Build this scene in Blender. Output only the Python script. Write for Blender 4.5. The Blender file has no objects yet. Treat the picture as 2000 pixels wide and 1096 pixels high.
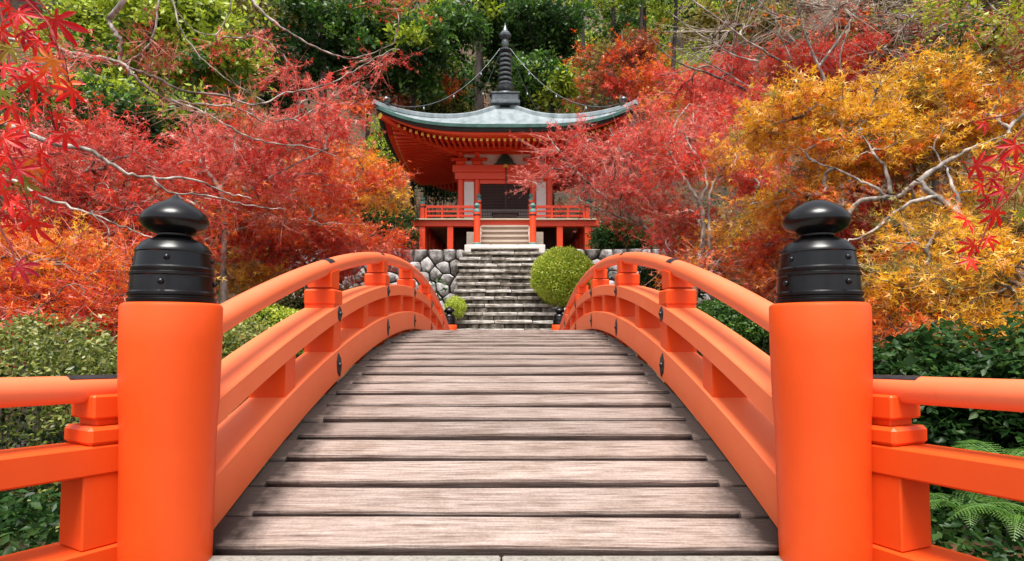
import bpy, math, random
import numpy as np
from mathutils import Vector, Matrix
R = math.radians
rng = np.random.default_rng(7)
random.seed(7)
sc = bpy.context.scene
col = sc.collection

# ---------------------------------------------------------------- camera, light, exposure
EYE = 0.85            # eye height above the approach path
FPX = 1100.0          # focal length in photograph pixels (2000 wide)
PITCH = R(2.5)
CX = 0.037
cam_d = bpy.data.cameras.new('camera')
cam_d.lens = 36 * FPX / 2000
cam_d.sensor_width = 36
cam_d.shift_x = 11.5 / 2000
cam_d.shift_y = 47.0 / 2000
cam_d.clip_start = 0.05
cam_d.clip_end = 600
cam = bpy.data.objects.new('camera', cam_d)
col.objects.link(cam)
cam.location = (CX, 0, EYE)
cam.rotation_euler = (R(90) + PITCH, 0, 0)
sc.camera = cam

world = bpy.data.worlds.new("World")
sc.world = world
world.use_nodes = True
nt = world.node_tree
bg = nt.nodes['Background']
sky = nt.nodes.new('ShaderNodeTexSky')
sky.sky_type = 'NISHITA'
sky.sun_disc = False
SUN_EL, SUN_AZ = R(70), R(186)      # azimuth clockwise from +Y : behind the camera, slightly left
sky.sun_elevation = SUN_EL
sky.sun_rotation = SUN_AZ
sky.air_density = 1.0
sky.dust_density = 2.0
hs = nt.nodes.new('ShaderNodeHueSaturation')
hs.inputs['Saturation'].default_value = 0.28
nt.links.new(sky.outputs[0], hs.inputs['Color'])
nt.links.new(hs.outputs[0], bg.inputs['Color'])
bg.inputs['Strength'].default_value = 0.075

sun_d = bpy.data.lights.new('sun', 'SUN')
sun_d.energy = 2.0
sun_d.angle = R(26)
sun_d.color = (1.0, 0.965, 0.9)
sun = bpy.data.objects.new('sun', sun_d)
col.objects.link(sun)
sd = Vector((math.sin(SUN_AZ) * math.cos(SUN_EL), math.cos(SUN_AZ) * math.cos(SUN_EL), math.sin(SUN_EL)))
sun.rotation_euler = sd.to_track_quat('Z', 'Y').to_euler()
sun.location = (0, -5, 30)

sc.view_settings.view_transform = 'Standard'
sc.view_settings.look = 'None'
sc.view_settings.gamma = 1
sc.view_settings.use_curve_mapping = False
sc.view_settings.exposure = 1.66
sc.cycles.max_bounces = 6
sc.cycles.diffuse_bounces = 3
sc.cycles.transmission_bounces = 4
sc.cycles.transparent_max_bounces = 4

def P(px, py, d):
    """place seen at photograph pixel (px, py), at distance d along +Y"""
    v = (595 - py) / FPX
    h = (px - 988.5) / FPX
    t = d / (math.cos(PITCH) - v * math.sin(PITCH))
    return np.array((CX + t * h, d, EYE + t * (math.sin(PITCH) + v * math.cos(PITCH))))

def S(px, d):
    return px * d / FPX

# ---------------------------------------------------------------- materials
def new_mat(name):
    m = bpy.data.materials.new(name)
    m.use_nodes = True
    n = m.node_tree.nodes
    return m, n, m.node_tree.links, n['Principled BSDF']

def ramp(n, stops):
    r = n.new('ShaderNodeValToRGB')
    e = r.color_ramp.elements
    while len(e) < len(stops):
        e.new(0.5)
    for i, (p, c) in enumerate(stops):
        e[i].position = p
        e[i].color = (*c, 1)
    return r

def noise(n, l, scale, detail=4, rough=.55, coord='Object', stretch=None):
    tc = n.new('ShaderNodeTexCoord')
    t = n.new('ShaderNodeTexNoise')
    t.inputs['Scale'].default_value = scale
    t.inputs['Detail'].default_value = detail
    t.inputs['Roughness'].default_value = rough
    src = tc.outputs[coord]
    if stretch:
        mp = n.new('ShaderNodeMapping')
        mp.inputs['Scale'].default_value = stretch
        l.new(src, mp.inputs['Vector'])
        src = mp.outputs[0]
    l.new(src, t.inputs['Vector'])
    return t

def bump(n, l, src, b, strength=.3, dist=.01):
    bp = n.new('ShaderNodeBump')
    bp.inputs['Strength'].default_value = strength
    bp.inputs['Distance'].default_value = dist
    l.new(src, bp.inputs['Height'])
    l.new(bp.outputs[0], b.inputs['Normal'])

def simple(name, stops, scale=5, rough=.6, bstr=.2, bdist=.004, detail=5, stretch=None, metallic=0, spec=.5, coat=0, island=False):
    m, n, l, b = new_mat(name)
    t = noise(n, l, scale, detail, stretch=stretch)
    r = ramp(n, stops)
    if island:
        g = n.new('ShaderNodeNewGeometry')
        oi = n.new('ShaderNodeObjectInfo')
        mx = n.new('ShaderNodeMath'); mx.operation = 'MULTIPLY_ADD'
        mx.inputs[1].default_value = island
        l.new(oi.outputs['Random'], mx.inputs[0])
        sub = n.new('ShaderNodeMath'); sub.operation = 'SUBTRACT'
        sub.inputs[1].default_value = island / 2
        l.new(t.outputs[0], sub.inputs[0])
        l.new(sub.outputs[0], mx.inputs[2])
        l.new(mx.outputs[0], r.inputs[0])
    else:
        l.new(t.outputs[0], r.inputs[0])
    l.new(r.outputs[0], b.inputs['Base Color'])
    b.inputs['Roughness'].default_value = rough
    b.inputs['Metallic'].default_value = metallic
    b.inputs['Specular IOR Level'].default_value = spec
    b.inputs['Coat Weight'].default_value = coat
    b.inputs['Coat Roughness'].default_value = .35
    if bstr:
        bump(n, l, t.outputs[0], b, bstr, bdist)
    return m

def paint(name, c, c2, rough=.38, spec=.55):
    """vermilion lacquer: slow mottling, fine brush grain, faint grime specks"""
    m, n, l, b = new_mat(name)
    t = noise(n, l, 1.7, 8, .65)
    r = ramp(n, [(.34, c), (.66, c2)])
    l.new(t.outputs[0], r.inputs[0])
    t2 = noise(n, l, 38, 6, .7)
    r2 = ramp(n, [(.62, (0, 0, 0)), (.82, (1, 1, 1))])
    l.new(t2.outputs[0], r2.inputs[0])
    mx = n.new('ShaderNodeMix'); mx.data_type = 'RGBA'
    mu = n.new('ShaderNodeMath'); mu.operation = 'MULTIPLY'; mu.inputs[1].default_value = .35
    l.new(r2.outputs[0], mu.inputs[0])
    l.new(mu.outputs[0], mx.inputs[0])
    l.new(r.outputs[0], mx.inputs[6])
    mx.inputs[7].default_value = (c[0] * .62, c[1] * .6, c[2] * .8, 1)
    # long hairline cracks and drips in the lacquer
    t4 = noise(n, l, 9, 5, .75, stretch=(1, 1, .12))
    r4 = ramp(n, [(.66, (0, 0, 0)), (.78, (1, 1, 1))])
    l.new(t4.outputs[0], r4.inputs[0])
    mu2 = n.new('ShaderNodeMath'); mu2.operation = 'MULTIPLY'; mu2.inputs[1].default_value = .45
    l.new(r4.outputs[0], mu2.inputs[0])
    mx2 = n.new('ShaderNodeMix'); mx2.data_type = 'RGBA'
    l.new(mu2.outputs[0], mx2.inputs[0])
    l.new(mx.outputs[2], mx2.inputs[6])
    mx2.inputs[7].default_value = (c[0] * .7, c[1] * .55, c[2] * .6, 1)
    l.new(mx2.outputs[2], b.inputs['Base Color'])
    rr = n.new('ShaderNodeMapRange')
    rr.inputs[3].default_value = rough - .07
    rr.inputs[4].default_value = rough + .13
    l.new(t2.outputs[0], rr.inputs[0])
    l.new(rr.outputs[0], b.inputs['Roughness'])
    b.inputs['Specular IOR Level'].default_value = spec
    t3 = noise(n, l, 14, 6, .6)
    bump(n, l, t3.outputs[0], b, .16, .006)
    return m

M = {}
M['orange'] = paint('orange_lacquer', (.82, .092, .012), (.74, .070, .008), spec=.3)
M['beam'] = paint('beam_lacquer', (.90, .205, .075), (.86, .165, .055), rough=.45, spec=.4)  # paler and less red than the post lacquer
M['orange_rail'] = paint('rail_lacquer', (.88, .19, .075), (.84, .16, .058), rough=.36, spec=.5)
M['vermilion'] = simple('hall_vermilion', [(.3, (.82, .062, .014)), (.7, (.88, .082, .02))], 1.5, .42, .1)
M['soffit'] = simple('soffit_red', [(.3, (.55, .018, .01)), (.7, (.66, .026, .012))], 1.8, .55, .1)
M['black'] = simple('black_bronze', [(.38, (.0015, .0015, .002)), (.6, (.004, .0036, .0045)), (.78, (.02, .018, .018))], 9, .27, .25, .004, spec=.38, detail=9)
M['fitting'] = simple('dark_fitting', [(.3, (.02, .02, .024)), (.7, (.045, .042, .048))], 30, .4, .2, .002, metallic=.5)
M['teal'] = simple('verdigris', [(.3, (.04, .14, .13)), (.7, (.13, .28, .25))], 12, .6, .3)
M['roof'] = simple('copper_roof', [(.28, (.13, .175, .18)), (.5, (.235, .27, .285)), (.72, (.32, .36, .375))], 1.6, .42, .15, detail=9, stretch=(2.5, 1, .4))
M['eave'] = simple('green_copper_eave', [(.3, (.02, .075, .06)), (.7, (.06, .16, .13))], 4, .45, .2)
M['eave_dark'] = simple('dark_eave_board', [(.3, (.012, .016, .016)), (.7, (.025, .03, .028))], 4, .5, .2)  # near-black board colour of the band below the green copper edge
M['spire'] = simple('spire_bronze', [(.3, (.07, .08, .085)), (.7, (.17, .185, .19))], 6, .35, .3, metallic=.55)
M['yellow'] = simple('yellow_cap', [(.3, (.78, .48, .05)), (.7, (.85, .55, .08))], 5, .5, 0)
M['white'] = simple('white_plaster', [(.3, (.74, .72, .68)), (.7, (.82, .80, .77))], 3, .8, .15)
M['creamfloor'] = simple('floor_edge_cream', [(.3, (.60, .52, .36)), (.7, (.7, .62, .45))], 5, .6, .1)
M['darkwood'] = simple('dark_door_wood', [(.3, (.035, .016, .011)), (.7, (.07, .032, .022))], 8, .6, .2)
M['greywood'] = simple('grey_lattice_wood', [(.3, (.17, .15, .14)), (.7, (.28, .25, .23))], 9, .7, .2)
M['stepwood'] = simple('pale_step_wood', [(.3, (.34, .27, .21)), (.7, (.52, .43, .35))], 4, .65, .2, stretch=(.3, 1, 4))
M['underdark'] = simple('underfloor_dark', [(.3, (.03, .012, .01)), (.7, (.06, .02, .016))], 6, .8, .1)
M['greencarve'] = simple('carved_green', [(.3, (.012, .035, .025)), (.7, (.03, .07, .045))], 14, .5, .3)
M['landing'] = simple('landing_slab', [(.3, (.60, .57, .52)), (.7, (.74, .71, .66))], 5, .75, .2)

def plank_mat():
    m, n, l, b = new_mat('weathered_plank')
    t = noise(n, l, 3.0, 12, .62, stretch=(1.3, 34, 34))
    r = ramp(n, [(.28, (.065, .04, .031)), (.38, (.20, .142, .118)), (.5, (.32, .248, .216)), (.72, (.45, .375, .335))])
    l.new(t.outputs[0], r.inputs[0])
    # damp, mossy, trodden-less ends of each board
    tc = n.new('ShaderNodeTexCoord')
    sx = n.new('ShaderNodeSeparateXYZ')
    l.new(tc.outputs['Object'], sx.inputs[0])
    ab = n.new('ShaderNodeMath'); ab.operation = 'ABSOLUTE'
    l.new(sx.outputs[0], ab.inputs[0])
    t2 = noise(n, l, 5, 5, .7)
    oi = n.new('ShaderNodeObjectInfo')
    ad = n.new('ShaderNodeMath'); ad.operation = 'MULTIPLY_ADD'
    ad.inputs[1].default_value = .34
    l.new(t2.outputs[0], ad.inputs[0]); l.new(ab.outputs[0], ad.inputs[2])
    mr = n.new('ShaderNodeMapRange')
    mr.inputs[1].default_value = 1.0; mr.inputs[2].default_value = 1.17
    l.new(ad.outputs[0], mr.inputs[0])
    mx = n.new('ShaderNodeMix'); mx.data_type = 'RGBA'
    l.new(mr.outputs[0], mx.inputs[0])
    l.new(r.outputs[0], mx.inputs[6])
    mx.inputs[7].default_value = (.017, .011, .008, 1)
    # each board slightly its own tone
    hv = n.new('ShaderNodeHueSaturation')
    mr2 = n.new('ShaderNodeMapRange'); mr2.inputs[3].default_value = .82; mr2.inputs[4].default_value = 1.14
    l.new(oi.outputs['Random'], mr2.inputs[0])
    l.new(mr2.outputs[0], hv.inputs['Value'])
    l.new(mx.outputs[2], hv.inputs['Color'])
    # fine speckle and stains
    t3 = noise(n, l, 90, 3, .8)
    r3 = ramp(n, [(.35, (.72, .70, .68)), (.6, (1, 1, 1))])
    l.new(t3.outputs[0], r3.inputs[0])
    m3 = n.new('ShaderNodeMix'); m3.data_type = 'RGBA'; m3.blend_type = 'MULTIPLY'
    m3.inputs[0].default_value = .8
    l.new(hv.outputs[0], m3.inputs[6]); l.new(r3.outputs[0], m3.inputs[7])
    t5 = noise(n, l, 2.3, 6, .7, coord='Generated', stretch=(3, .6, 1))
    t5.noise_dimensions = '4D'
    wv = n.new('ShaderNodeMath'); wv.operation = 'MULTIPLY'; wv.inputs[1].default_value = 37
    l.new(oi.outputs['Random'], wv.inputs[0]); l.new(wv.outputs[0], t5.inputs['W'])
    r5 = ramp(n, [(.34, (.62, .54, .47)), (.50, (.97, .95, .93)), (.7, (1.1, 1.09, 1.08))])
    l.new(t5.outputs[0], r5.inputs[0])
    m5 = n.new('ShaderNodeMix'); m5.data_type = 'RGBA'; m5.blend_type = 'MULTIPLY'; m5.inputs[0].default_value = .85
    l.new(m3.outputs[2], m5.inputs[6]); l.new(r5.outputs[0], m5.inputs[7])
    l.new(m5.outputs[2], b.inputs['Base Color'])
    b.inputs['Roughness'].default_value = .66
    bump(n, l, t.outputs[0], b, .55, .012)
    return m
M['plank'] = plank_mat()

def stone_mat(name, stops, scale=3, moss=.0):
    m, n, l, b = new_mat(name)
    t = noise(n, l, scale, 10, .7)
    r = ramp(n, stops)
    oi = n.new('ShaderNodeObjectInfo')
    ma = n.new('ShaderNodeMath'); ma.operation = 'MULTIPLY_ADD'; ma.inputs[1].default_value = .22
    s = n.new('ShaderNodeMath'); s.operation = 'SUBTRACT'; s.inputs[1].default_value = .11
    l.new(t.outputs[0], s.inputs[0]); l.new(oi.outputs['Random'], ma.inputs[0]); l.new(s.outputs[0], ma.inputs[2])
    l.new(ma.outputs[0], r.inputs[0])
    t2 = noise(n, l, scale * 2.3, 8, .75)
    r2 = ramp(n, [(.52, (0, 0, 0)), (.60, (1, 1, 1))])
    l.new(t2.outputs[0], r2.inputs[0])
    mx = n.new('ShaderNodeMix'); mx.data_type = 'RGBA'
    mu = n.new('ShaderNodeMath'); mu.operation = 'MULTIPLY'; mu.inputs[1].default_value = moss
    l.new(r2.outputs[0], mu.inputs[0]); l.new(mu.outputs[0], mx.inputs[0])
    l.new(r.outputs[0], mx.inputs[6]); mx.inputs[7].default_value = (.045, .04, .022, 1)
    l.new(mx.outputs[2], b.inputs['Base Color'])
    b.inputs['Roughness'].default_value = .85
    bump(n, l, t2.outputs[0], b, .7, .03)
    return m
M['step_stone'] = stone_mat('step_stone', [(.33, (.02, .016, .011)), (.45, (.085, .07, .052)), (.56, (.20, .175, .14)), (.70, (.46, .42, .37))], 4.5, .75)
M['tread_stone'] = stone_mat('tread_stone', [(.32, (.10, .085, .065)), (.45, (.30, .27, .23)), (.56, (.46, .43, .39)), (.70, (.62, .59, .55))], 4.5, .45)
M['boulder'] = stone_mat('wall_stone', [(.3, (.06, .052, .045)), (.44, (.27, .25, .235)), (.6, (.50, .48, .475)), (.75, (.66, .63, .59))], 3.6, .7)
M['path'] = stone_mat('path_concrete', [(.3, (.26, .24, .20)), (.7, (.42, .39, .34))], 24, .35)
M['soil'] = simple('soil_and_litter', [(.3, (.018, .014, .008)), (.5, (.05, .03, .014)), (.62, (.13, .045, .015)), (.75, (.05, .06, .02))], 2.5, .9, .8, .05, detail=12)

def water_mat():
    m, n, l, b = new_mat('pond_water')
    b.inputs['Base Color'].default_value = (.012, .02, .014, 1)
    b.inputs['Roughness'].default_value = .06
    b.inputs['IOR'].default_value = 1.33
    t = noise(n, l, 3.5, 4)
    bump(n, l, t.outputs[0], b, .15, .02)
    return m
M['water'] = water_mat()

def leaf_mat(name, stops, trans=.45, gloss=.04, clump=1.2, spread=.55, rough=.45):
    """leaves: every leaf its own tone, drifting in patches through the crown"""
    m = bpy.data.materials.new(name)
    m.use_nodes = True
    n = m.node_tree.nodes; l = m.node_tree.links
    n.clear()
    out = n.new('ShaderNodeOutputMaterial')
    g = n.new('ShaderNodeNewGeometry')
    t = noise(n, l, clump, 3, .6)
    # tone = patch + per leaf
    mr = n.new('ShaderNodeMapRange'); mr.inputs[1].default_value = .3; mr.inputs[2].default_value = .7
    mr.inputs[3].default_value = 0; mr.inputs[4].default_value = 1 - spread
    l.new(t.outputs[0], mr.inputs[0])
    ma = n.new('ShaderNodeMath'); ma.operation = 'MULTIPLY_ADD'; ma.inputs[1].default_value = spread
    l.new(g.outputs['Random Per Island'], ma.inputs[0]); l.new(mr.outputs[0], ma.inputs[2])
    r = ramp(n, stops)
    l.new(ma.outputs[0], r.inputs[0])
    d = n.new('ShaderNodeBsdfDiffuse'); tr = n.new('ShaderNodeBsdfTranslucent')
    l.new(r.outputs[0], d.inputs[0]); l.new(r.outputs[0], tr.inputs[0])
    mx = n.new('ShaderNodeMixShader'); mx.inputs[0].default_value = trans
    l.new(d.outputs[0], mx.inputs[1]); l.new(tr.outputs[0], mx.inputs[2])
    gl = n.new('ShaderNodeBsdfGlossy'); gl.inputs['Roughness'].default_value = rough
    gl.inputs[0].default_value = (1, 1, 1, 1)
    mx2 = n.new('ShaderNodeMixShader'); mx2.inputs[0].default_value = gloss
    l.new(mx.outputs[0], mx2.inputs[1]); l.new(gl.outputs[0], mx2.inputs[2])
    l.new(mx2.outputs[0], out.inputs[0])
    return m

L = {}
L['pink'] = leaf_mat('maple_red_pink', [(0, (.20, .008, .008)), (.28, (.66, .032, .024)), (.62, (.88, .085, .058)), (1, (.92, .33, .24))], spread=.75)
L['pinkpale'] = leaf_mat('maple_faded_pink', [(0, (.50, .06, .05)), (.5, (.86, .19, .14)), (1, (.92, .42, .32))], spread=.75)
L['red'] = leaf_mat('maple_red', [(0, (.26, .010, .01)), (.3, (.66, .025, .014)), (.7, (.86, .065, .03)), (1, (.90, .24, .08))], spread=.75)
L['redorange'] = leaf_mat('maple_red_orange', [(0, (.32, .015, .008)), (.3, (.76, .055, .012)), (.65, (.88, .15, .015)), (1, (.92, .36, .03))], spread=.75)
L['orange'] = leaf_mat('maple_orange', [(0, (.36, .03, .01)), (.25, (.78, .10, .012)), (.6, (.90, .23, .015)), (1, (.92, .46, .04))], spread=.75)
L['gold'] = leaf_mat('maple_gold', [(0, (.30, .07, .012)), (.15, (.70, .25, .012)), (.45, (.93, .47, .016)), (1, (.95, .70, .06))], spread=.8)
L['yellow'] = leaf_mat('maple_yellow', [(0, (.55, .20, .02)), (.5, (.84, .45, .03)), (1, (.82, .66, .06))])
L['rust'] = leaf_mat('maple_rust', [(0, (.10, .02, .012)), (.4, (.34, .05, .02)), (.8, (.55, .12, .03)), (1, (.60, .28, .08))])
L['lime'] = leaf_mat('leaf_lime', [(0, (.16, .22, .012)), (.5, (.40, .50, .03)), (1, (.66, .72, .09))])
L['green'] = leaf_mat('leaf_green', [(0, (.012, .045, .006)), (.5, (.05, .14, .014)), (1, (.20, .34, .035))])
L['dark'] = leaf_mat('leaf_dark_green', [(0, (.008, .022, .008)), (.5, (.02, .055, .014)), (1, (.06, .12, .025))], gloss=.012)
L['bluegreen'] = leaf_mat('leaf_evergreen', [(0, (.008, .028, .008)), (.5, (.028, .08, .018)), (1, (.12, .20, .045))], gloss=.012, rough=.4)
L['bush'] = leaf_mat('azalea_green', [(0, (.10, .17, .01)), (.40, (.42, .54, .03)), (1, (.80, .84, .16))], clump=3, spread=.7)
L['hedge'] = leaf_mat('hedge_leaf', [(0, (.035, .045, .012)), (.35, (.13, .17, .03)), (.7, (.32, .36, .07)), (.92, (.52, .50, .18)), (1, (.46, .18, .08))], spread=.8, clump=3)
L['olive'] = leaf_mat('leaf_olive', [(0, (.10, .08, .02)), (.5, (.26, .22, .04)), (1, (.45, .38, .08))])

def bark(name, a, b_, scale=6):
    return simple(name, [(.36, a), (.5, tuple((x + y) / 2.4 for x, y in zip(a, b_))), (.64, b_)], scale, .85, .8, .03, detail=9, stretch=(1, 1, .5))
M['bark_pale'] = bark('bark_pale_lichen', (.06, .045, .036), (.56, .49, .43))
M['bark'] = bark('bark_grey_brown', (.035, .025, .02), (.32, .26, .22))
M['bark_dark'] = bark('bark_dark', (.015, .011, .009), (.07, .05, .04), 3)
M['bark_cedar'] = bark('bark_cedar', (.05, .035, .03), (.20, .15, .12), 2)
M['twig_pink'] = bark('twig_pinkish', (.34, .03, .02), (.80, .38, .30), 3)
M['twig_grey'] = bark('twig_greyish', (.14, .10, .08), (.56, .47, .38), 3)
M['twig_brown'] = bark('twig_brown', (.16, .07, .02), (.56, .30, .12), 3)
M['twig_red'] = bark('twig_dark_red', (.14, .01, .012), (.28, .03, .02), 9)

# ---------------------------------------------------------------- mesh helpers
def mesh_poly(name, V, F, mat, smooth=False, sharp=None):
    me = bpy.data.meshes.new(name)
    me.from_pydata([tuple(map(float, v)) for v in V], [], [tuple(map(int, f)) for f in F])
    me.materials.append(mat)
    if smooth:
        me.polygons.foreach_set('use_smooth', [True] * len(me.polygons))
        if sharp:
            me.set_sharp_from_angle(angle=R(sharp))
    me.update()
    return me

def mesh_np(name, V, F, mat, smooth=False):
    V = np.asarray(V, np.float32).reshape(-1, 3); F = np.asarray(F, np.int32)
    me = bpy.data.meshes.new(name)
    me.vertices.add(len(V)); me.vertices.foreach_set('co', V.ravel())
    k = F.shape[1]
    me.loops.add(F.size); me.loops.foreach_set('vertex_index', F.ravel())
    me.polygons.add(len(F))
    me.polygons.foreach_set('loop_start', np.arange(len(F), dtype=np.int32) * k)
    if smooth:
        me.polygons.foreach_set('use_smooth', np.ones(len(F), bool))
    me.materials.append(mat)
    me.update(calc_edges=True)
    return me

def link(name, data, parent=None, loc=None, rot=None):
    o = bpy.data.objects.new(name, data)
    col.objects.link(o)
    if parent is not None:
        o.parent = parent
    if loc is not None:
        o.location = loc
    if rot is not None:
        o.rotation_euler = rot
    return o

def tag(o, label=None, cat=None, group=None, kind=None):
    if label: o['label'] = label
    if cat: o['category'] = cat
    if group: o['group'] = group
    if kind: o['kind'] = kind
    return o

def thing(name, label, cat, loc=(0, 0, 0), group=None, rotz=0):
    o = link(name, None, loc=loc, rot=(0, 0, rotz))
    o.empty_display_size = .2
    return tag(o, label, cat, group)

def box_vf(sx, sy, sz, bev=0.0):
    """chamfered box about its centre"""
    hx, hy, hz = sx / 2, sy / 2, sz / 2
    if bev <= 0:
        V = [(x, y, z) for x in (-hx, hx) for y in (-hy, hy) for z in (-hz, hz)]
        F = [(0, 1, 3, 2), (4, 6, 7, 5), (0, 4, 5, 1), (2, 3, 7, 6), (0, 2, 6, 4), (1, 5, 7, 3)]
        return V, F
    b = min(bev, hx * .9, hy * .9, hz * .9)
    V = []; idx = {}
    for sx_ in (-1, 1):
        for sy_ in (-1, 1):
            for sz_ in (-1, 1):
                for ax in range(3):
                    c = [sx_ * hx, sy_ * hy, sz_ * hz]
                    for a in range(3):
                        if a != ax:
                            c[a] -= (sx_, sy_, sz_)[a] * b
                    idx[(sx_, sy_, sz_, ax)] = len(V); V.append(tuple(c))
    F = []
    for ax in range(3):
        o1, o2 = [a for a in range(3) if a != ax]
        for s in (-1, 1):
            ring = []
            for (a, c) in ((-1, -1), (1, -1), (1, 1), (-1, 1)):
                k = [0, 0, 0]; k[ax] = s; k[o1] = a; k[o2] = c
                ring.append(idx[(*k, ax)])
            F.append(tuple(ring))
        for a in (-1, 1):
            for c in (-1, 1):
                q = []
                for s, which in ((-1, o1), (1, o1), (1, o2), (-1, o2)):
                    k = [0, 0, 0]; k[ax] = s; k[o1] = a; k[o2] = c
                    q.append(idx[(*k, which)])
                F.append(tuple(q))
    for k0 in (-1, 1):
        for k1 in (-1, 1):
            for k2 in (-1, 1):
                F.append(tuple(idx[(k0, k1, k2, a)] for a in range(3)))
    # orient outwards
    G = []
    for f in F:
        p = [Vector(V[i]) for i in f]
        nn = (p[1] - p[0]).cross(p[2] - p[0])
        cc = sum(p, Vector()) / len(p)
        G.append(f if nn.dot(cc) > 0 else tuple(reversed(f)))
    return V, G

def box(name, c, s, mat, parent=None, bev=.0, rot=None, base=(0, 0, 0)):
    V, F = box_vf(*s, bev)
    return link(name, mesh_poly(name, V, F, mat), parent, loc=(c[0] - base[0], c[1] - base[1], c[2] - base[2]), rot=rot)

def lathe_vf(prof, n=32):
    V = []; F = []
    for r, z in prof:
        for i in range(n):
            a = 2 * math.pi * i / n
            V.append((r * math.cos(a), r * math.sin(a), z))
    for k in range(len(prof) - 1):
        for i in range(n):
            j = (i + 1) % n
            F.append((k * n + i, k * n + j, (k + 1) * n + j, (k + 1) * n + i))
    F.append(tuple(reversed(range(n))))
    F.append(tuple((len(prof) - 1) * n + i for i in range(n)))
    return V, F

def lathe(name, prof, mat, parent=None, loc=None, n=32, sharp=40):
    V, F = lathe_vf(prof, n)
    return link(name, mesh_poly(name, V, F, mat, True, sharp), parent, loc)

def sweep_vf(section, frames):
    """section: list of (a, b); frames: list of (point, axisA, axisB)"""
    k = len(section); V = []; F = []
    for p, A, B in frames:
        for a, b in section:
            V.append(tuple(p[i] + A[i] * a + B[i] * b for i in range(3)))
    for s in range(len(frames) - 1):
        for i in range(k):
            j = (i + 1) % k
            F.append((s * k + i, s * k + j, (s + 1) * k + j, (s + 1) * k + i))
    F.append(tuple(reversed(range(k))))
    F.append(tuple((len(frames) - 1) * k + i for i in range(k)))
    return V, F

def rect_section(a0, a1, b0, b1, c):
    return [(a0 + c, b0), (a1 - c, b0), (a1, b0 + c), (a1, b1 - c), (a1 - c, b1), (a0 + c, b1), (a0, b1 - c), (a0, b0 + c)]

def circle_section(r, n=20):
    return [(r * math.cos(2 * math.pi * i / n), r * math.sin(2 * math.pi * i / n)) for i in range(n)]

def catmull(pts, n_per=5):
    pts = np.asarray(pts, float)
    Q = np.vstack([2 * pts[0] - pts[1], pts, 2 * pts[-1] - pts[-2]])
    out = []
    for i in range(1, len(Q) - 2):
        for t in np.linspace(0, 1, n_per, endpoint=False):
            out.append(.5 * ((2 * Q[i]) + (-Q[i - 1] + Q[i + 1]) * t + (2 * Q[i - 1] - 5 * Q[i] + 4 * Q[i + 1] - Q[i + 2]) * t * t
                             + (-Q[i - 1] + 3 * Q[i] - 3 * Q[i + 1] + Q[i + 2]) * t ** 3))
    out.append(Q[-2])
    return np.array(out)

def tubes(lines, rad, k=3):
    """lines (M,S,3), rad (M,S) -> verts, quads, all as one batch"""
    lines = np.asarray(lines, float); rad = np.asarray(rad, float)
    m, s, _ = lines.shape
    T = np.gradient(lines, axis=1)
    T /= np.linalg.norm(T, axis=2, keepdims=True) + 1e-9
    ref = np.where(np.abs(T[:, :1, 2:3]) > .9, np.array([1., 0, 0]), np.array([0, 0, 1.]))
    ref = np.broadcast_to(ref, T.shape)
    A = np.cross(T, ref); A /= np.linalg.norm(A, axis=2, keepdims=True) + 1e-9
    B = np.cross(T, A)
    ang = 2 * np.pi * np.arange(k) / k
    V = lines[:, :, None, :] + rad[:, :, None, None] * (A[:, :, None, :] * np.cos(ang)[None, None, :, None] + B[:, :, None, :] * np.sin(ang)[None, None, :, None])
    idx = np.arange(m * s * k).reshape(m, s, k)
    a = idx[:, :-1, :]; b = np.roll(idx, -1, axis=2)[:, :-1, :]
    c = np.roll(idx, -1, axis=2)[:, 1:, :]; d = idx[:, 1:, :]
    F = np.stack([a, b, c, d], -1).reshape(-1, 4)
    return V.reshape(-1, 3), F

class Batch:
    def __init__(s): s.V = []; s.F = []; s.n = 0
    def add(s, V, F):
        V = np.asarray(V, np.float32).reshape(-1, 3); F = np.asarray(F, np.int32)
        s.V.append(V); s.F.append(F + s.n); s.n += len(V)
    def build(s, name, mat, parent=None, smooth=False, origin=None):
        V = np.vstack(s.V)
        if origin is not None: V = V - np.asarray(origin, np.float32)
        return link(name, mesh_np(name, V, np.vstack(s.F), mat, smooth), parent)

LEAF = {}
def _maple3():
    V = [(-.10, -.06, 0), (-.13, .12, 0), (.13, .12, 0), (.10, -.06, 0), (-.72, .42, -.10), (0, 1.0, -.06), (.72, .42, -.10)]
    F = [(0, 1, 4), (1, 2, 5), (2, 3, 6)]
    return np.array(V), np.array(F)
LEAF['maple'] = _maple3()
LEAF['oval'] = (np.array([(0, 0, 0), (.26, .5, .06), (0, 1, -.04), (-.26, .5, .06)], float), np.array([(0, 1, 2), (0, 2, 3)]))
LEAF['needle'] = (np.array([(-.05, 0, 0), (.05, 0, 0), (0, 1, -.1), (-.3, .25, .0), (.3, .25, 0)], float), np.array([(0, 1, 2), (0, 1, 3), (0, 1, 4)]))

def leaves_vf(pos, size, kind='maple', up=.5, g=None, tdir=None, along=0.):
    """one leaf at every point of pos"""
    g = g or rng
    pos = np.asarray(pos); n = len(pos)
    T, TF = LEAF[kind]
    N = g.normal(size=(n, 3)); N /= np.linalg.norm(N, axis=1, keepdims=True)
    N[:, 2] = N[:, 2] + up * 2
    N /= np.linalg.norm(N, axis=1, keepdims=True)
    r = g.normal(size=(n, 3))
    if tdir is not None:
        r = r * (1 - along) + tdir * along * 2
    A = np.cross(r, N); A /= np.linalg.norm(A, axis=1, keepdims=True) + 1e-9
    B = np.cross(N, A)
    s = size * g.uniform(.6, 1.3, size=n)
    V = pos[:, None, :] + s[:, None, None] * (T[None, :, 0:1] * A[:, None, :] + T[None, :, 1:2] * B[:, None, :] + T[None, :, 2:3] * N[:, None, :])
    F = TF[None] + (np.arange(n) * len(T))[:, None, None]
    return V.reshape(-1, 3), F.reshape(-1, 3)
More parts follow.
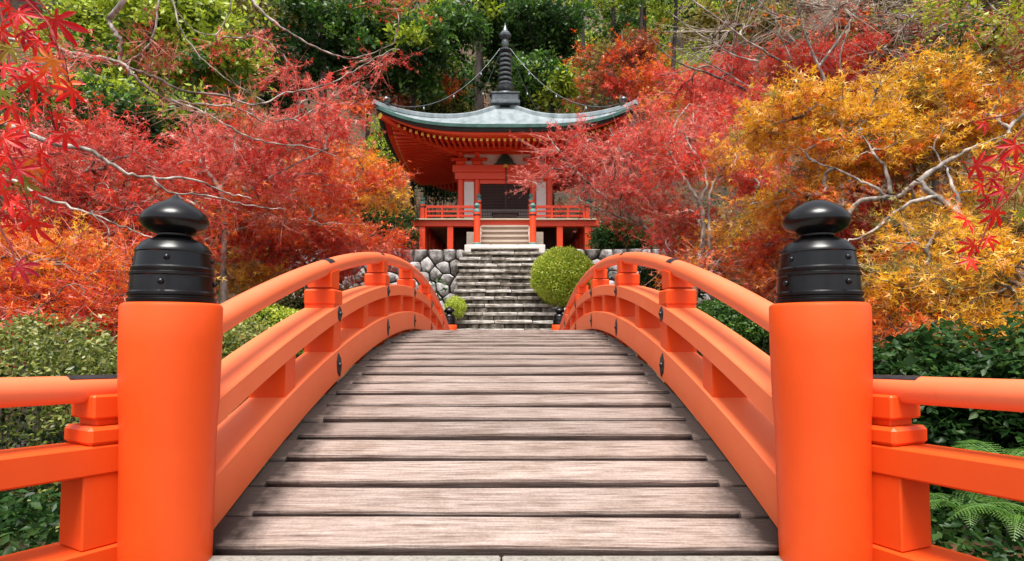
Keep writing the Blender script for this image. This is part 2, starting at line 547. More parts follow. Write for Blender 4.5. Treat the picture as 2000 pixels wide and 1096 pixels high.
# ---------------------------------------------------------------- ground, water, path
def smooth(e0, e1, x):
    t = np.clip((x - e0) / (e1 - e0), 0, 1)
    return t * t * (3 - 2 * t)

PLAT = 3.26
def ground_z(x, y):
    x = np.asarray(x, float); y = np.asarray(y, float)
    ax = np.abs(x)
    z = .12 * smooth(1.8, 4, ax) + np.maximum(ax - 5.5, 0) * .16
    e = np.sqrt((x / 8.0) ** 2 + ((y - 6.8) / 4.6) ** 2)
    z = z * smooth(.9, 1.25, e) - 1.0 * (1 - smooth(.78, 1.0, e))
    far = smooth(11.2, 16.2, y)
    z = z + far * 1.05 * (1 - .3 * smooth(6, 12, ax))
    up = smooth(16.95, 17.25, y) * (1 - smooth(5.0, 9.0, ax)) + smooth(16.3, 24, y) * smooth(5.0, 9.0, ax)
    z = z + (PLAT - 1.05) * up
    z = z + np.maximum(y - 27, 0) * .85
    z = z + .12 * np.sin(x * 1.3 + y * .7) * smooth(3, 8, ax) + .06 * np.sin(x * 3.1 - y * 2.3) * smooth(3, 8, ax)
    return z

def build_ground():
    xs = np.concatenate([np.linspace(-90, -14, 30), np.linspace(-13.6, 13.6, 110), np.linspace(14, 90, 30)])
    ys = np.concatenate([np.linspace(-40, -1, 14), np.linspace(-.8, 28, 130), np.linspace(28.6, 80, 50)])
    X, Y = np.meshgrid(xs, ys)
    Z = ground_z(X, Y) - .012
    V = np.stack([X, Y, Z], -1).reshape(-1, 3)
    w = len(xs)
    i = np.arange(len(ys) - 1)[:, None] * w + np.arange(w - 1)[None]
    F = np.stack([i, i + 1, i + w + 1, i + w], -1).reshape(-1, 4)
    return tag(link('ground', mesh_np('ground', V, F, M['soil'], True)), kind='structure')
build_ground()
n = 64
wv = [(9.6 * math.cos(2 * math.pi * k / n), 6.8 + 5.2 * math.sin(2 * math.pi * k / n), -.42) for k in range(n)]
tag(link('water', mesh_poly('water', wv, [tuple(range(n))], M['water'])), kind='structure')

path = tag(link('path', None), kind='structure')
py_ = 2.045
prows = [(1.50, 2.038), (.92, 1.494), (.30, .914), (-.4, .294), (-1.2, -.406), (-2.2, -1.206)]
for ri, (y0, y1) in enumerate(prows):
    xs = [-1.02, -.33, .37, 1.02] if ri % 2 else [-1.02, .02, 1.02]
    for a, b in zip(xs[:-1], xs[1:]):
        box('paving_slab', ((a + b) / 2, (y0 + y1) / 2, -.03), (b - a - .006, y1 - y0 - .006, .16 + random.uniform(-.003, .003)), M['path'], path, .006)

# ---------------------------------------------------------------- the arched bridge
YM, KD = 6.8, .0344
YN, YF = 1.98, 11.62
XB = 1.17
def deck_z(y): return EYE - .02 - KD * (y - YM) ** 2
def rail_z(y): return EYE - .02 - .0357 * (y - YM) ** 2
bridge = thing('arched_bridge', 'steep arched vermilion footbridge of weathered planks with round handrails, leading to the stone steps', 'bridge', (0, YN, 0))
BB = (0, YN, 0)
def bl(p): return (p[0] - BB[0], p[1] - BB[1], p[2] - BB[2])

NPL = 46
y_start, y_end = 2.045, 2 * YM - 2.045
sp = (y_end - y_start) / NPL
for k in range(NPL):
    y0 = y_start + k * sp; y1 = y0 + sp
    ym = (y0 + y1) / 2
    slope = math.atan(-2 * KD * (ym - YM))
    Lr = sp / math.cos(slope)
    gap = random.uniform(.015, .026)
    th = .05
    xe = 1.075
    xg0 = -(1.015 + random.uniform(-.06, .035)); xg1 = 1.015 + random.uniform(-.06, .035)
    h0 = -Lr / 2; h1 = Lr / 2 - .003
    # plan outline with the drip gap cut only between xg0 and xg1, at the front edge (towards the camera)
    nx = 26
    V = []; F = []
    bow = random.uniform(-.002, .003); ph = random.uniform(0, 6)
    xs = list(np.linspace(-xe, xg0, 4)) + list(np.linspace(xg0 + .002, xg1 - .002, nx)) + list(np.linspace(xg1, xe, 4))
    for x in xs:
        inn = xg0 < x < xg1
        f = h0 + (gap + .0025 * math.sin(x * 5 + ph) + .0015 * math.sin(x * 17 + ph * 3) if inn else 0.0)
        lift = .004 * math.sin(x * 1.7 + ph) + bow
        lip = .012 if inn else .002                      # raised, worn front lip
        z1 = lift
        u = .016 if inn else 0
        V += [(x, f + u, -th), (x, f + u * .25, z1 - .012 + lip), (x, f + .007, z1 + lip), (x, f + .024, z1 + lip * .9), (x, f + .034, z1 + .001), (x, h1 - .008, z1), (x, h1, z1 - .006), (x, h1, -th)]
    for i in range(len(xs) - 1):
        for j in range(8):
            a = i * 8 + j; b = i * 8 + (j + 1) % 8
            F.append((a, a + 8, b + 8, b))
    F.append(tuple(range(8))); F.append(tuple(reversed(range((len(xs) - 1) * 8, len(xs) * 8))))
    me = mesh_poly('plank', V, F, M['plank'])
    link('plank', me, bridge, bl((0, ym, deck_z(ym) - .006 + random.uniform(-.002, .002))), (slope + random.uniform(.0, .02), random.uniform(-.0015, .0015), 0))

ysamp = np.linspace(YN, YF, 60)
def arch_frames(xc, zf, off=0.0, y0=YN, y1=YF, n=60, upright=False):
    fr = []
    for y in np.linspace(y0, y1, n):
        dz = (zf(y + .01) - zf(y - .01)) / .02
        t = Vector((0, 1, dz)).normalized()
        nn = Vector((0, 0, 1)) if upright else Vector((0, -t.z, t.y))
        fr.append((bl((xc, y, zf(y) + off)), Vector((1, 0, 0)), nn))
    return fr

# dark bearer beams under the deck
for sx in (-1, 0, 1):
    V, F = sweep_vf(rect_section(-.09, .09, -.30, -.062, .01), arch_frames(sx * .85, deck_z, upright=True))
    link('girder', mesh_poly('girder', V, F, M['darkwood']), bridge)

strut_y = [3.72, 5.26, 6.8, 8.34, 9.88]
mid_y = [2.93, 4.49, 6.03, 7.57, 9.11, 10.67]
def yz_block(name, xc, yc, z0, z1, wx, wy, mat, par, bev=.006):
    """upright block whose top and bottom follow the arch"""
    return box(name, (xc, yc, (z0 + z1) / 2), (wx, wy, z1 - z0), mat, par, bev, base=BB)

def shear_block(name, xc, yc, f0, f1, wx, wy, mat, par, bev=.008):
    """post whose ends are cut to the slope of the beams above and below"""
    V, F = box_vf(wx, wy, 1.0, 0)
    W = []
    for v in V:
        y = yc + v[1]
        z = (f0(y) if v[2] < 0 else f1(y))
        W.append(bl((xc + v[0], y, z)))
    return link(name, mesh_poly(name, W, F, mat), par)

def make_fitting(w, h, t=.006):
    """pointed iron plate with a nail head; lies in the YZ plane, faces +X"""
    out = [(-w * .5, 0), (-w * .28, h * .5), (w * .28, h * .5), (w * .5, 0), (w * .28, -h * .5), (-w * .28, -h * .5)]
    out = [(-w * .5, -h * .25), (-w * .5, h * .25), (0, h * .55), (w * .5, h * .25), (w * .5, -h * .25), (0, -h * .55)]
    V = [(0, a, b) for a, b in out] + [(t, a * .9, b * .9) for a, b in out]
    F = [tuple(reversed(range(6))), tuple(range(6, 12))] + [(i, (i + 1) % 6, 6 + (i + 1) % 6, 6 + i) for i in range(6)]
    n0 = len(V); k = 10
    for rr, xx in ((.016, t), (.014, t + .008), (.007, t + .013)):
        for i in range(k):
            a = 2 * math.pi * i / k
            V.append((xx, rr * math.cos(a), rr * math.sin(a)))
    for s in range(2):
        for i in range(k):
            j = (i + 1) % k
            F.append((n0 + s * k + i, n0 + s * k + j, n0 + (s + 1) * k + j, n0 + (s + 1) * k + i))
    F.append(tuple(n0 + 2 * k + i for i in range(k)))
    return mesh_poly('fitting', V, F, M['fitting'])
fit_lo = make_fitting(.085, .15); fit_hi = make_fitting(.075, .10)

# giboshi finial, in metres, z from the post top
def cap_profile(tip):
    prof = [(.140, 0), (.141, .014), (.135, .020), (.135, .026), (.140, .030), (.140, .040), (.134, .046),
            (.131, .104), (.135, .108), (.135, .117), (.130, .121), (.131, .128), (.131, .137), (.126, .143),
            (.119, .198), (.122, .202), (.120, .211), (.114, .219), (.104, .236), (.088, .250), (.068, .258),
            (.062, .264), (.056, .270), (.056, .277), (.066, .281), (.080, .288), (.098, .301),
            (.1075, .318), (.1095, .332), (.107, .346), (.098, .362), (.083, .379), (.063, .395), (.043, .408)]
    prof += ([(.026, .419), (.013, .430), (.003, .444)] if tip else [(.022, .415), (.003, .419)])
    return prof
cap_scale = .99
def make_post(x, y, tip, lab=None):
    r1, r0 = .158, .140
    H = .94
    prof = [(r0, -.9), (r0, 0), (r0 + .002, .1), (.148, .52), (.1535, .60), (r1, .80), (r1, H - .014), (r1 - .004, H - .005), (r1 - .014, H), (.05, H)]
    o = lathe('post', prof, M['orange'], bridge, bl((x, y, 0)), 64, 30)
    V, F = lathe_vf([(r * cap_scale, z * .875) for r, z in cap_profile(tip)], 64)
    c = link('finial', mesh_poly('finial', V, F, M['black'], True, 28), o, (0, 0, H + .0005))
    for zz, rr, n0 in ((.172, .120, 0.35), (.078, .132, 0.25)):
        for q in range(4):
            a = 2 * math.pi * q / 4 + n0 + (math.pi / 2 if x < 0 else 0)
            V, F = lathe_vf([(.0105, -.004), (.010, .003), (.007, .007), (.001, .009)], 12)
            b = link('bolt', mesh_poly('bolt', V, F, M['black'], True), o, (rr * math.cos(a), rr * math.sin(a), H + zz * .88))
            b.rotation_euler = (0, R(84), a)
    if lab: o['label'] = lab
    return o
make_post(-1.135, YN, True, 'near left post with pointed black onion finial')
make_post(1.135, YN, False, 'near right post with rounded black finial')
make_post(-1.135, YF, True); make_post(1.135, YF, True)

for sx in (-1, 1):
    X = sx * XB
    # round handrail
    V, F = sweep_vf(circle_section(.055, 28), arch_frames(sx * 1.155, rail_z, .768, YN, YF, 90))
    link('handrail', mesh_poly('handrail', V, F, M['orange_rail'], True, 40), bridge)
    V, F = sweep_vf(rect_section(-.1, .1, .405, .515, .007), arch_frames(X, rail_z, 0, YN, YF, 70, True))
    link('upper_beam', mesh_poly('upper_beam', V, F, M['beam']), bridge)
    V, F = sweep_vf(rect_section(-.1, .1, .018, .228, .008), arch_frames(X, rail_z, 0, YN, YF, 70, True))
    lo = link('lower_beam', mesh_poly('lower_beam', V, F, M['beam']), bridge)
    # wedge pads that the lower beam stands on
    for yy in sorted(strut_y + mid_y):
        shear_block('pad', X + sx * .02, yy, lambda y: deck_z(y) - .05, lambda y: rail_z(y) + .022, .17, .2, M['orange'], lo)
    for yy in mid_y:
        shear_block('short_strut', X + sx * .002, yy, lambda y: rail_z(y) + .2275, lambda y: rail_z(y) + .4055, .184, .135, M['orange'], bridge)
    for yy in strut_y:
        s = shear_block('strut', X + sx * .002, yy, lambda y: rail_z(y) + .2275, lambda y: rail_z(y) + .4055, .190, .15, M['orange'], bridge)
        zr = rail_z(yy)
        dz = abs(rail_z(yy + .095) - rail_z(yy - .095)) / 2
        b1 = box('block', (X, yy, zr + .566), (.20, .19, .105), M['orange'], s, .012, base=BB)
        b2 = box('neck', (X, yy, zr + .622), (.13, .12, .03), M['orange'], s, .004, base=BB)
        shear_block('saddle', X, yy, lambda y: zr + .630, lambda y: rail_z(y) + .745, .155, .165, M['orange'], s)
        if dz > .01:
            shear_block('bevel_pad', X, yy, lambda y: rail_z(y) + .505, lambda y: zr + .522 - 0.0, .186, .176, M['orange'], s)
        face = -1 if sx > 0 else 1
        ang = math.atan((rail_z(yy + .01) - rail_z(yy - .01)) / .02)
        for me, off in ((fit_lo, .123), (fit_hi, .46)):
            f = link('fitting', me, s, bl((X + face * .1005, yy + .02, rail_z(yy) + off)), (ang, 0, 0) if face > 0 else (-ang, 0, math.pi))
            if face < 0: f.rotation_euler = (-ang, 0, math.pi)
        # iron strap over the handrail above the strut
        V, F = [], []
        fr = arch_frames(sx * 1.155, rail_z, .768, yy - .055, yy + .055, 5)
        arc = [(.0565 * math.cos(a), .0565 * math.sin(a)) for a in np.linspace(R(35), R(145), 9)] + [(.053 * math.cos(a), .053 * math.sin(a)) for a in np.linspace(R(145), R(35), 9)]
        V, F = sweep_vf(arc, fr)
        link('strap', mesh_poly('strap', V, F, M['fitting'], True, 35), s)

# ---------------------------------------------------------------- side fences at the bridgehead
def side_fence(p0, u, side, label):
    """p0: start point of the inner face (x, y); u: direction along the fence, towards the viewer"""
    th = math.atan2(u[1], u[0])
    t = thing('approach_fence', label, 'fence', (p0[0], p0[1], 0), 'vermilion fences flanking the near end of the bridge', th)
    # local frame: +X along the fence, +Y to the left of it, z up. outer side = away from the path
    o = 1 if side > 0 else -1           # local Y sign of the outer side
    LN = 2.6
    g = .048                             # gentle fall towards the bridge
    def fb(name, x0, x1, y0, y1, z0, z1, bev, mat=M['orange'], par=t):
        V, F = box_vf(x1 - x0, y1 - y0, z1 - z0, bev)
        W = []
        for v in V:
            x = v[0] + (x0 + x1) / 2
            W.append((x, o * (v[1] + (y0 + y1) / 2), v[2] + (z0 + z1) / 2 + g * x))
        if o < 0: F = [tuple(reversed(f)) for f in F]
        return link(name, mesh_poly(name, W, F, mat), par)
    E = EYE
    zt = E - .160
    fb('middle_beam', -.03, LN, 0, .165, E - .484, E - .388, .006)
    fb('lower_beam', -.05, LN, -.005, .185, E - .93, E - .722, .007)
    V, F = sweep_vf(circle_section(.046, 28), [((x, o * .085, zt - .046 + g * x), Vector((0, 1, 0)), Vector((0, 0, 1))) for x in (-.04, .0, .8, 1.6, LN)])
    link('handrail', mesh_poly('handrail', V, F, M['orange_rail'], True, 40), t)
    for k, x0 in enumerate((-.02, .88, 1.78)):
        w = .10 if k == 0 else .13
        s = fb('strut', x0 + .005, x0 + .005 + w + .02, .006, .15, E - .721, E - .4845, .005)
        fb('block', x0, x0 + w + .015, .0, .17, E - .3875, E - .326, .012, par=s)
        fb('neck', x0, x0 + w - .02, .03, .14, E - .3265, E - .302, .003, par=s)
        fb('saddle', x0, x0 + w, .012, .158, E - .3025, E - .222, .007, par=s)
    # iron cover plate on top of the rail where it meets the post
    arc = [(.0485 * math.cos(a), .0485 * math.sin(a)) for a in np.linspace(R(50), R(130), 8)] + [(.044 * math.cos(a), .044 * math.sin(a)) for a in np.linspace(R(130), R(50), 8)]
    V, F = sweep_vf(arc, [((x, o * .085, zt - .046 + g * x), Vector((0, 1, 0)), Vector((0, 0, 1))) for x in (-.03, .1, .13)])
    link('cover_plate', mesh_poly('cover_plate', V, F, M['fitting'], True, 35), t)
    # end post well outside the picture
    fb('end_post', LN, LN + .18, -.01, .18, -.4, E + .02, .02)
    return t
side_fence((-1.272, 1.93), (-.47, -.88), -1, 'vermilion fence left of the near left post, in front of the clipped hedge')
side_fence((1.262, 1.93), (.36, -.93), 1, 'vermilion fence right of the near right post, in front of dark shrubs and ferns')
# ---------------------------------------------------------------- stone steps
steps = thing('stone_steps', 'mossy grey stone steps climbing from the far end of the bridge to the red hall', 'steps', (0, 12.0, 0))
rs = random.Random(5)
def rough_block(name, c, s, mat, parent, base, rnd, jit=.02, bev=.03):
    """hewn stone: chamfered box with displaced corners and edges"""
    hx, hy, hz = [q / 2 for q in s]
    nx = max(2, min(5, int(s[0] / .18)))
    sec = []
    V = []; F = []
    b = min(bev, hz * .5)
    ring = [(-hy + b, -hz), (hy, -hz), (hy, hz), (-hy + b, hz), (-hy + b * .3, hz - b * .4), (-hy, hz - b * 1.2), (-hy, -hz + b)]
    k = len(ring)
    xs = np.linspace(-hx, hx, nx + 1)
    for i, x in enumerate(xs):
        end = i in (0, nx)
        sc_ = .93 if end else 1
        for a, z in ring:
            V.append((x + (rnd.uniform(-jit, jit) * .4 if not end else 0), a * sc_ + rnd.uniform(-jit, jit) * .8, z * (1 if not end else .94) + rnd.uniform(-jit, jit) * .4))
    for i in range(nx):
        for j in range(k):
            a = i * k + j; bb = i * k + (j + 1) % k
            F.append((a, a + k, bb + k, bb))
    F.append(tuple(range(k))); F.append(tuple(reversed([nx * k + j for j in range(k)])))
    me = mesh_poly(name, V, F, mat)
    return link(name, me, parent, (c[0] - base[0], c[1] - base[1], c[2] - base[2]), (0, rnd.uniform(-.012, .012), rnd.uniform(-.015, .015)))

NST = 16
rise = (PLAT - .06) / NST
tread = .285
SB = (0, 12.0, 0)
for i in range(NST):
    zt = .06 + rise * (i + 1)
    y0 = 12.0 + tread * i
    st = link('step', None, steps, (0, y0 - SB[1], 0))
    top = i == NST - 1
    b = (0, y0, 0)
    hw = 1.0 if top else 1.22 + rs.uniform(0, .1)
    th_ = .08
    # tread slabs with a slightly proud front edge
    x = -hw
    while x < hw - .05:
        w = min(rs.uniform(.55, 1.15), hw - x)
        if hw - (x + w) < .3: w = hw - x
        dy = rs.uniform(-.015, .015); dz = rs.uniform(-.012, .010)
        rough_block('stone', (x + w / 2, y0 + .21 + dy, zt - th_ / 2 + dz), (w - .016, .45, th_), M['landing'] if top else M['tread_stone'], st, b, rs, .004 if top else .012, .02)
        x += w
    # rough riser stones set back below the slab
    x = -hw
    while x < hw - .05:
        w = min(rs.uniform(.22, .62), hw - x)
        if hw - (x + w) < .16: w = hw - x
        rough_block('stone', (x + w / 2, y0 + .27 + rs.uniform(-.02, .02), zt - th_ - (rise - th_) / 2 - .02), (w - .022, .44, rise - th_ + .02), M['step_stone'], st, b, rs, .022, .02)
        x += w
    # earth core
    if i % 2 == 0:
        box('core', (0, y0 + .6, zt / 2 - .35), (2.3, .8, zt + .1), M['soil'], st, base=(0, y0, 0))

# pale landing slabs at the top, before the hall
land = thing('landing', 'pale stone landing slab between the top of the steps and the wooden hall stair', 'landing', (0, 16.9, PLAT))
for x0, x1 in ((-1.2, -.42), (-.42, .38), (.38, 1.2)):
    box('slab', ((x0 + x1) / 2, .45 + 16.62, PLAT - .04), (x1 - x0 - .008, 1.0, .26), M['landing'], land, .015, base=(0, 16.9, PLAT))

# ---------------------------------------------------------------- dry stone retaining wall (Voronoi boulders)
def clip_poly(poly, a, b, c):
    """keep a*x + b*y <= c"""
    out = []
    for i in range(len(poly)):
        p, q = poly[i], poly[(i + 1) % len(poly)]
        dp, dq = a * p[0] + b * p[1] - c, a * q[0] + b * q[1] - c
        if dp <= 0: out.append(p)
        if dp * dq < 0:
            t = dp / (dp - dq)
            out.append((p[0] + t * (q[0] - p[0]), p[1] + t * (q[1] - p[1])))
    return out

def stone_wall(label, x0, x1, z0, z1, yfun, seed, base):
    t = thing('stone_wall', label, 'stone wall', base)
    r = random.Random(seed)
    pts = []
    s = .43
    nz = max(2, round((z1 - z0) / (s * .78)))
    nxx = int((x1 - x0) / s)
    for j in range(nz):
        for i in range(nxx + 1):
            pts.append((x0 + (i + (.5 if j % 2 else 0)) * (x1 - x0) / nxx + r.uniform(-.15, .15), z0 + (j + .5) * (z1 - z0) / nz + r.uniform(-.1, .1)))
    for i, (px_, pz_) in enumerate(pts):
        poly = [(x0, z0), (x1, z0), (x1, z1 + r.uniform(-.03, .03)), (x0, z1)]
        for j, (qx, qz) in enumerate(pts):
            if i == j or abs(qx - px_) > 1.6 or abs(qz - pz_) > 1.6: continue
            a, b = qx - px_, qz - pz_
            poly = clip_poly(poly, a, b, (qx * qx + qz * qz - px_ * px_ - pz_ * pz_) / 2 - .012 * math.hypot(a, b))
            if len(poly) < 3: break
        if len(poly) < 3: continue
        cx = sum(p[0] for p in poly) / len(poly); cz = sum(p[1] for p in poly) / len(poly)
        # subdivide outline a little and build a domed boulder face
        out = []
        for k in range(len(poly)):
            p, q = poly[k], poly[(k + 1) % len(poly)]
            d = math.hypot(q[0] - p[0], q[1] - p[1])
            if d < .03: continue
            out.append((p[0] * .94 + cx * .06 , p[1] * .94 + cz * .06))
            if d > .2:
                out.append(((p[0] + q[0]) / 2 + r.uniform(-.012, .012), (p[1] + q[1]) / 2 + r.uniform(-.012, .012)))
        m = len(out)
        if m < 3: continue
        V = []
        bulge = r.uniform(.06, .16)
        y0 = yfun(cx, cz) + r.uniform(-.05, .05)
        for sc_, dy in ((1.0, .28), (1.0, .03), (.93, -bulge * .45), (.74, -bulge * .85)):
            for a, b in out:
                V.append((cx + (a - cx) * sc_ - base[0], y0 + dy + r.uniform(-.015, .015) - base[1], cz + (b - cz) * sc_ - base[2]))
        V.append((cx - base[0], y0 - bulge - base[1], cz - base[2]))
        F = []
        for s_ in range(3):
            for k in range(m):
                kk = (k + 1) % m
                F.append((s_ * m + k, s_ * m + kk, (s_ + 1) * m + kk, (s_ + 1) * m + k))
        for k in range(m):
            F.append((3 * m + k, 3 * m + (k + 1) % m, 4 * m))
        me = mesh_poly('stone', V, F, M['boulder'], True, 50)
        link('stone', me, t)
    box('backing', ((x0 + x1) / 2, yfun((x0 + x1) / 2, z1) + .62, (z0 + z1) / 2 - .03), (x1 - x0 - .1, .7, z1 - z0 - .14), M['soil'], t, base=base)
    return t
stone_wall('dry stone boulder wall to the left of the stone steps, under the red hall', -6.4, -1.22, .9, PLAT, lambda x, z: 16.35 + (z - .9) * .22, 3, (-3.8, 16.4, .9))
stone_wall('dry stone boulder wall to the right of the stone steps, behind the round green bush', 1.22, 6.4, .9, PLAT, lambda x, z: 16.35 + (z - .9) * .22, 4, (3.8, 16.4, .9))

# ---------------------------------------------------------------- the hall
HC = (0.0, 21.2, PLAT)
hall = thing('temple_hall', 'vermilion Buddhist hall on a raised veranda, with curved grey copper roof and bronze spire', 'temple hall', HC)
VM = M['vermilion']
def hb(name, x0, x1, y0, y1, z0, z1, mat=None, par=hall, bev=.0):
    """box between world limits"""
    pb = HC
    return box(name, ((x0 + x1) / 2, (y0 + y1) / 2, (z0 + z1) / 2), (x1 - x0, y1 - y0, z1 - z0), mat or VM, par, bev, base=pb)
cy = HC[1]
VW = 2.98            # veranda half size
zf = 4.46            # floor top
z0 = PLAT + .0
yv0, yv1 = cy - VW, cy + VW
# under-floor posts on the edge, each its own
for ix, x in enumerate((-2.72, -1.8, 1.8, 2.72)):
    hb('veranda_post', x - .1, x + .1, yv0 + .14, yv0 + .34, z0, zf - .24, bev=.012)
for y in np.linspace(yv0 + 1.6, yv1 - .3, 4):
    for x in (-2.72, 2.72):
        hb('veranda_post', x - .1, x + .1, y - .1, y + .1, z0, zf - .24, bev=.012)
# fascia beams with projecting, white-tipped ends
hb('fascia_beam', -3.12, 3.12, yv0 + .12, yv0 + .34, zf - .24, zf - .045, bev=.01)
hb('fascia_beam', -3.12, 3.12, yv1 - .34, yv1 - .12, zf - .24, zf - .045, bev=.01)
for x in (-2.72, 2.72):
    hb('fascia_beam', x - .1, x + .1, yv0 + .345, yv1 - .345, zf - .24, zf - .045)
for sx in (-1, 1):
    hb('beam_tip', sx * 3.13 - .012, sx * 3.13 + .012, yv0 + .13, yv0 + .33, zf - .232, zf - .052, M['white'])
hb('veranda_floor', -VW, VW, yv0, yv1, zf - .042, zf, M['creamfloor'])
# slats closing the floor below on the sides
for sx in (-1, 1):
    for k in range(26):
        y = yv0 + .5 + k * .2
        hb('slat', sx * 2.72 - .03, sx * 2.72 + .03, y, y + .07, z0 + .01, zf - .245)
# dark core under the body
hb('foundation', -1.75, 1.75, cy - 1.75, cy + 1.75, z0 - .1, zf - .045, M['underdark'])
hb('ground_sill', -2.7, 2.7, yv0 + 1.0, yv0 + 1.15, z0, z0 + .2)

# ---- veranda railing
def rail_run(x0, x1, y0, y1, along):
    run = link('veranda_railing', None, hall, (0, 0, 0))
    for zz, t in ((.42, .04), (.27, .026), (.12, .03)):
        if along == 'x': hb('rail', x0, x1, y0 - t, y0 + t, zf + zz - t, zf + zz + t, par=run)
        else: hb('rail', x0 - t, x0 + t, y0, y1, zf + zz - t, zf + zz + t, par=run)
    n_ = max(2, round(abs((x1 - x0) if along == 'x' else (y1 - y0)) / .62))
    for k in range(n_ + 1):
        f = k / n_
        if along == 'x':
            xx = x0 + (x1 - x0) * f; hb('baluster', xx - .032, xx + .032, y0 - .035, y0 + .035, zf, zf + .38, par=run)
        else:
            yy = y0 + (y1 - y0) * f; hb('baluster', x0 - .032, x0 + .032, yy - .035, yy + .035, zf, zf + .38, par=run)
RV = 2.72
rail_run(-RV + .12, -1.02, yv0 + .2, 0, 'x'); rail_run(1.02, RV - .12, yv0 + .2, 0, 'x')
rail_run(-RV, -RV, yv0 + .32, yv1 - .32, 'y'); rail_run(RV, RV, yv0 + .32, yv1 - .32, 'y')
rail_run(-RV + .12, RV - .12, yv1 - .2, 0, 'x')
def small_post(name, x, y, zb, h, r=.085, base_teal=False, cap=True, mat=None):
    o = lathe(name, [(r, 0), (r, h)], mat or VM, hall, (x - HC[0], y - HC[1], zb - HC[2]), 20)
    if cap:
        k = r / .085
        lathe('cap', [(r * 1.04, 0), (r * 1.04, .05 * k), (r * .7, .09 * k), (r * .45, .11 * k), (r * .9, .15 * k), (r * .95, .18 * k), (r * .5, .23 * k), (.002, .26 * k)], M['teal'], o, (0, 0, h + .001), 16)
        lathe('neck_band', [(r * 1.06, 0), (r * 1.06, .045)], M['fitting'], o, (0, 0, h - .11), 16)
    if base_teal:
        lathe('foot', [(r * 1.25, 0), (r * 1.25, .2), (r * 1.06, .24)], M['teal'], o, (0, 0, .0), 16)
    return o
for x in (-RV, RV):
    for y in (yv0 + .22, yv1 - .22):
        small_post('corner_post', x, y, zf, .50)
for x in (-.86, .86):
    small_post('newel', x, yv0 + .16, zf, .62, .08)
    small_post('newel', x, yv0 - 1.02, PLAT + .0, 1.18, .1, base_teal=True)
# sloping stair rails between the newels
for x in (-.86, .86):
    a = Vector((x, yv0 - 1.0, PLAT + .98)); b = Vector((x, yv0 + .1, zf + .42))
    for dz in (0, -.28):
        V, F = tubes([[a + Vector((0, 0, dz)), b + Vector((0, 0, dz))]], [[.038, .038]], 8)
        V = V - np.array(HC)
        link('stair_rail', mesh_np('stair_rail', V, F, VM), hall)
# wooden stair
ns = 5
for k in range(ns):
    zz = PLAT + (zf - PLAT - .25) * (k + 1) / ns - .012
    y = yv0 - .98 + k * .19
    hb('stair_tread', -.76, .76, y, y + .28, zz - .07, zz, M['stepwood'], bev=.006)
    hb('stair_riser', -.755, .755, y + .06, y + .085, zz - .2, zz - .0705, M['stepwood'])
for sx in (-1, 1):
    s_ = [(0, yv0 - 1.02, PLAT), (0, yv0 + .1, PLAT), (0, yv0 + .1, zf - .26), (0, yv0 - .02, zf - .26), (0, yv0 - 1.02, PLAT + .3)]
    V = [(sx * .77 + dx - HC[0], p[1] - HC[1], p[2] - HC[2]) for dx in (-.03, .03) for p in s_]
    F = [tuple(reversed(range(5))), tuple(range(5, 10))] + [(i, (i + 1) % 5, 5 + (i + 1) % 5, 5 + i) for i in range(5)]
    link('stringer', mesh_poly('stringer', V, F, M['stepwood']), hall)
    # pale masonry blocks beside the stair
    hb('side_block', sx * 1.12 - .13, sx * 1.12 + .13, yv0 - .02, yv0 + .4, PLAT - .02, zf - .45, M['stepwood'], bev=.01)

# ---- body
BW = 1.56
bf = cy - BW
z1 = 6.75
for x in (-BW, -.98, .98, BW):
    for y in (cy - BW, cy + BW):
        lathe('column', [(.105, 0), (.105, z1 - zf)], VM, hall, (x, y - cy, zf - HC[2]), 24)
for x in (-BW, BW):
    for y in (cy - .5, cy + .5):
        lathe('column', [(.105, 0), (.105, z1 - zf)], VM, hall, (x, y - cy, zf - HC[2]), 24)
# white side panels at the front with red sill rails
for sx in (-1, 1):
    hb('plaster_panel', sx * 1.27 - .17, sx * 1.27 + .17, bf - .02, bf + .03, zf + .16, 6.03, M['white'])
    hb('panel_rail', sx * 1.27 - .175, sx * 1.27 + .175, bf - .035, bf + .04, zf + .02, zf + .155)
    hb('panel_rail', sx * 1.27 - .175, sx * 1.27 + .175, bf - .035, bf + .04, 6.035, 6.1)
# lintel beams
hb('lintel', -BW - .2, BW + .2, bf - .14, bf + .12, 6.10, 6.34, bev=.01)
hb('lintel', -BW - .28, BW + .28, bf - .17, bf + .12, 6.345, 6.60, bev=.012)
hb('transom', -.88, .88, bf - .05, bf + .05, 5.96, 6.095)
hb('threshold', -BW, BW, bf - .13, bf + .1, zf + .001, zf + .10)
for sx in (-1, 1):
    hb('lintel', sx * BW - .13, sx * BW + .13, bf + .125, cy + BW + .1, 6.10, 6.60)
    hb('side_wall', sx * (BW - .02) - .03, sx * (BW - .02) + .03, bf + .1, cy + BW - .1, zf + .04, 6.095, M['vermilion'])
    for k in range(18):
        y = bf + .2 + k * .155
        hb('window_bar', sx * (BW + .03) - .02, sx * (BW + .03) + .02, y, y + .06, zf + .5, 5.9, M['greywood'])
hb('rear_wall', -BW, BW, cy + BW - .05, cy + BW + .03, zf + .04, 6.095)
hb('rear_lintel', -BW - .28, BW + .28, cy + BW - .12, cy + BW + .17, 6.345, 6.60)
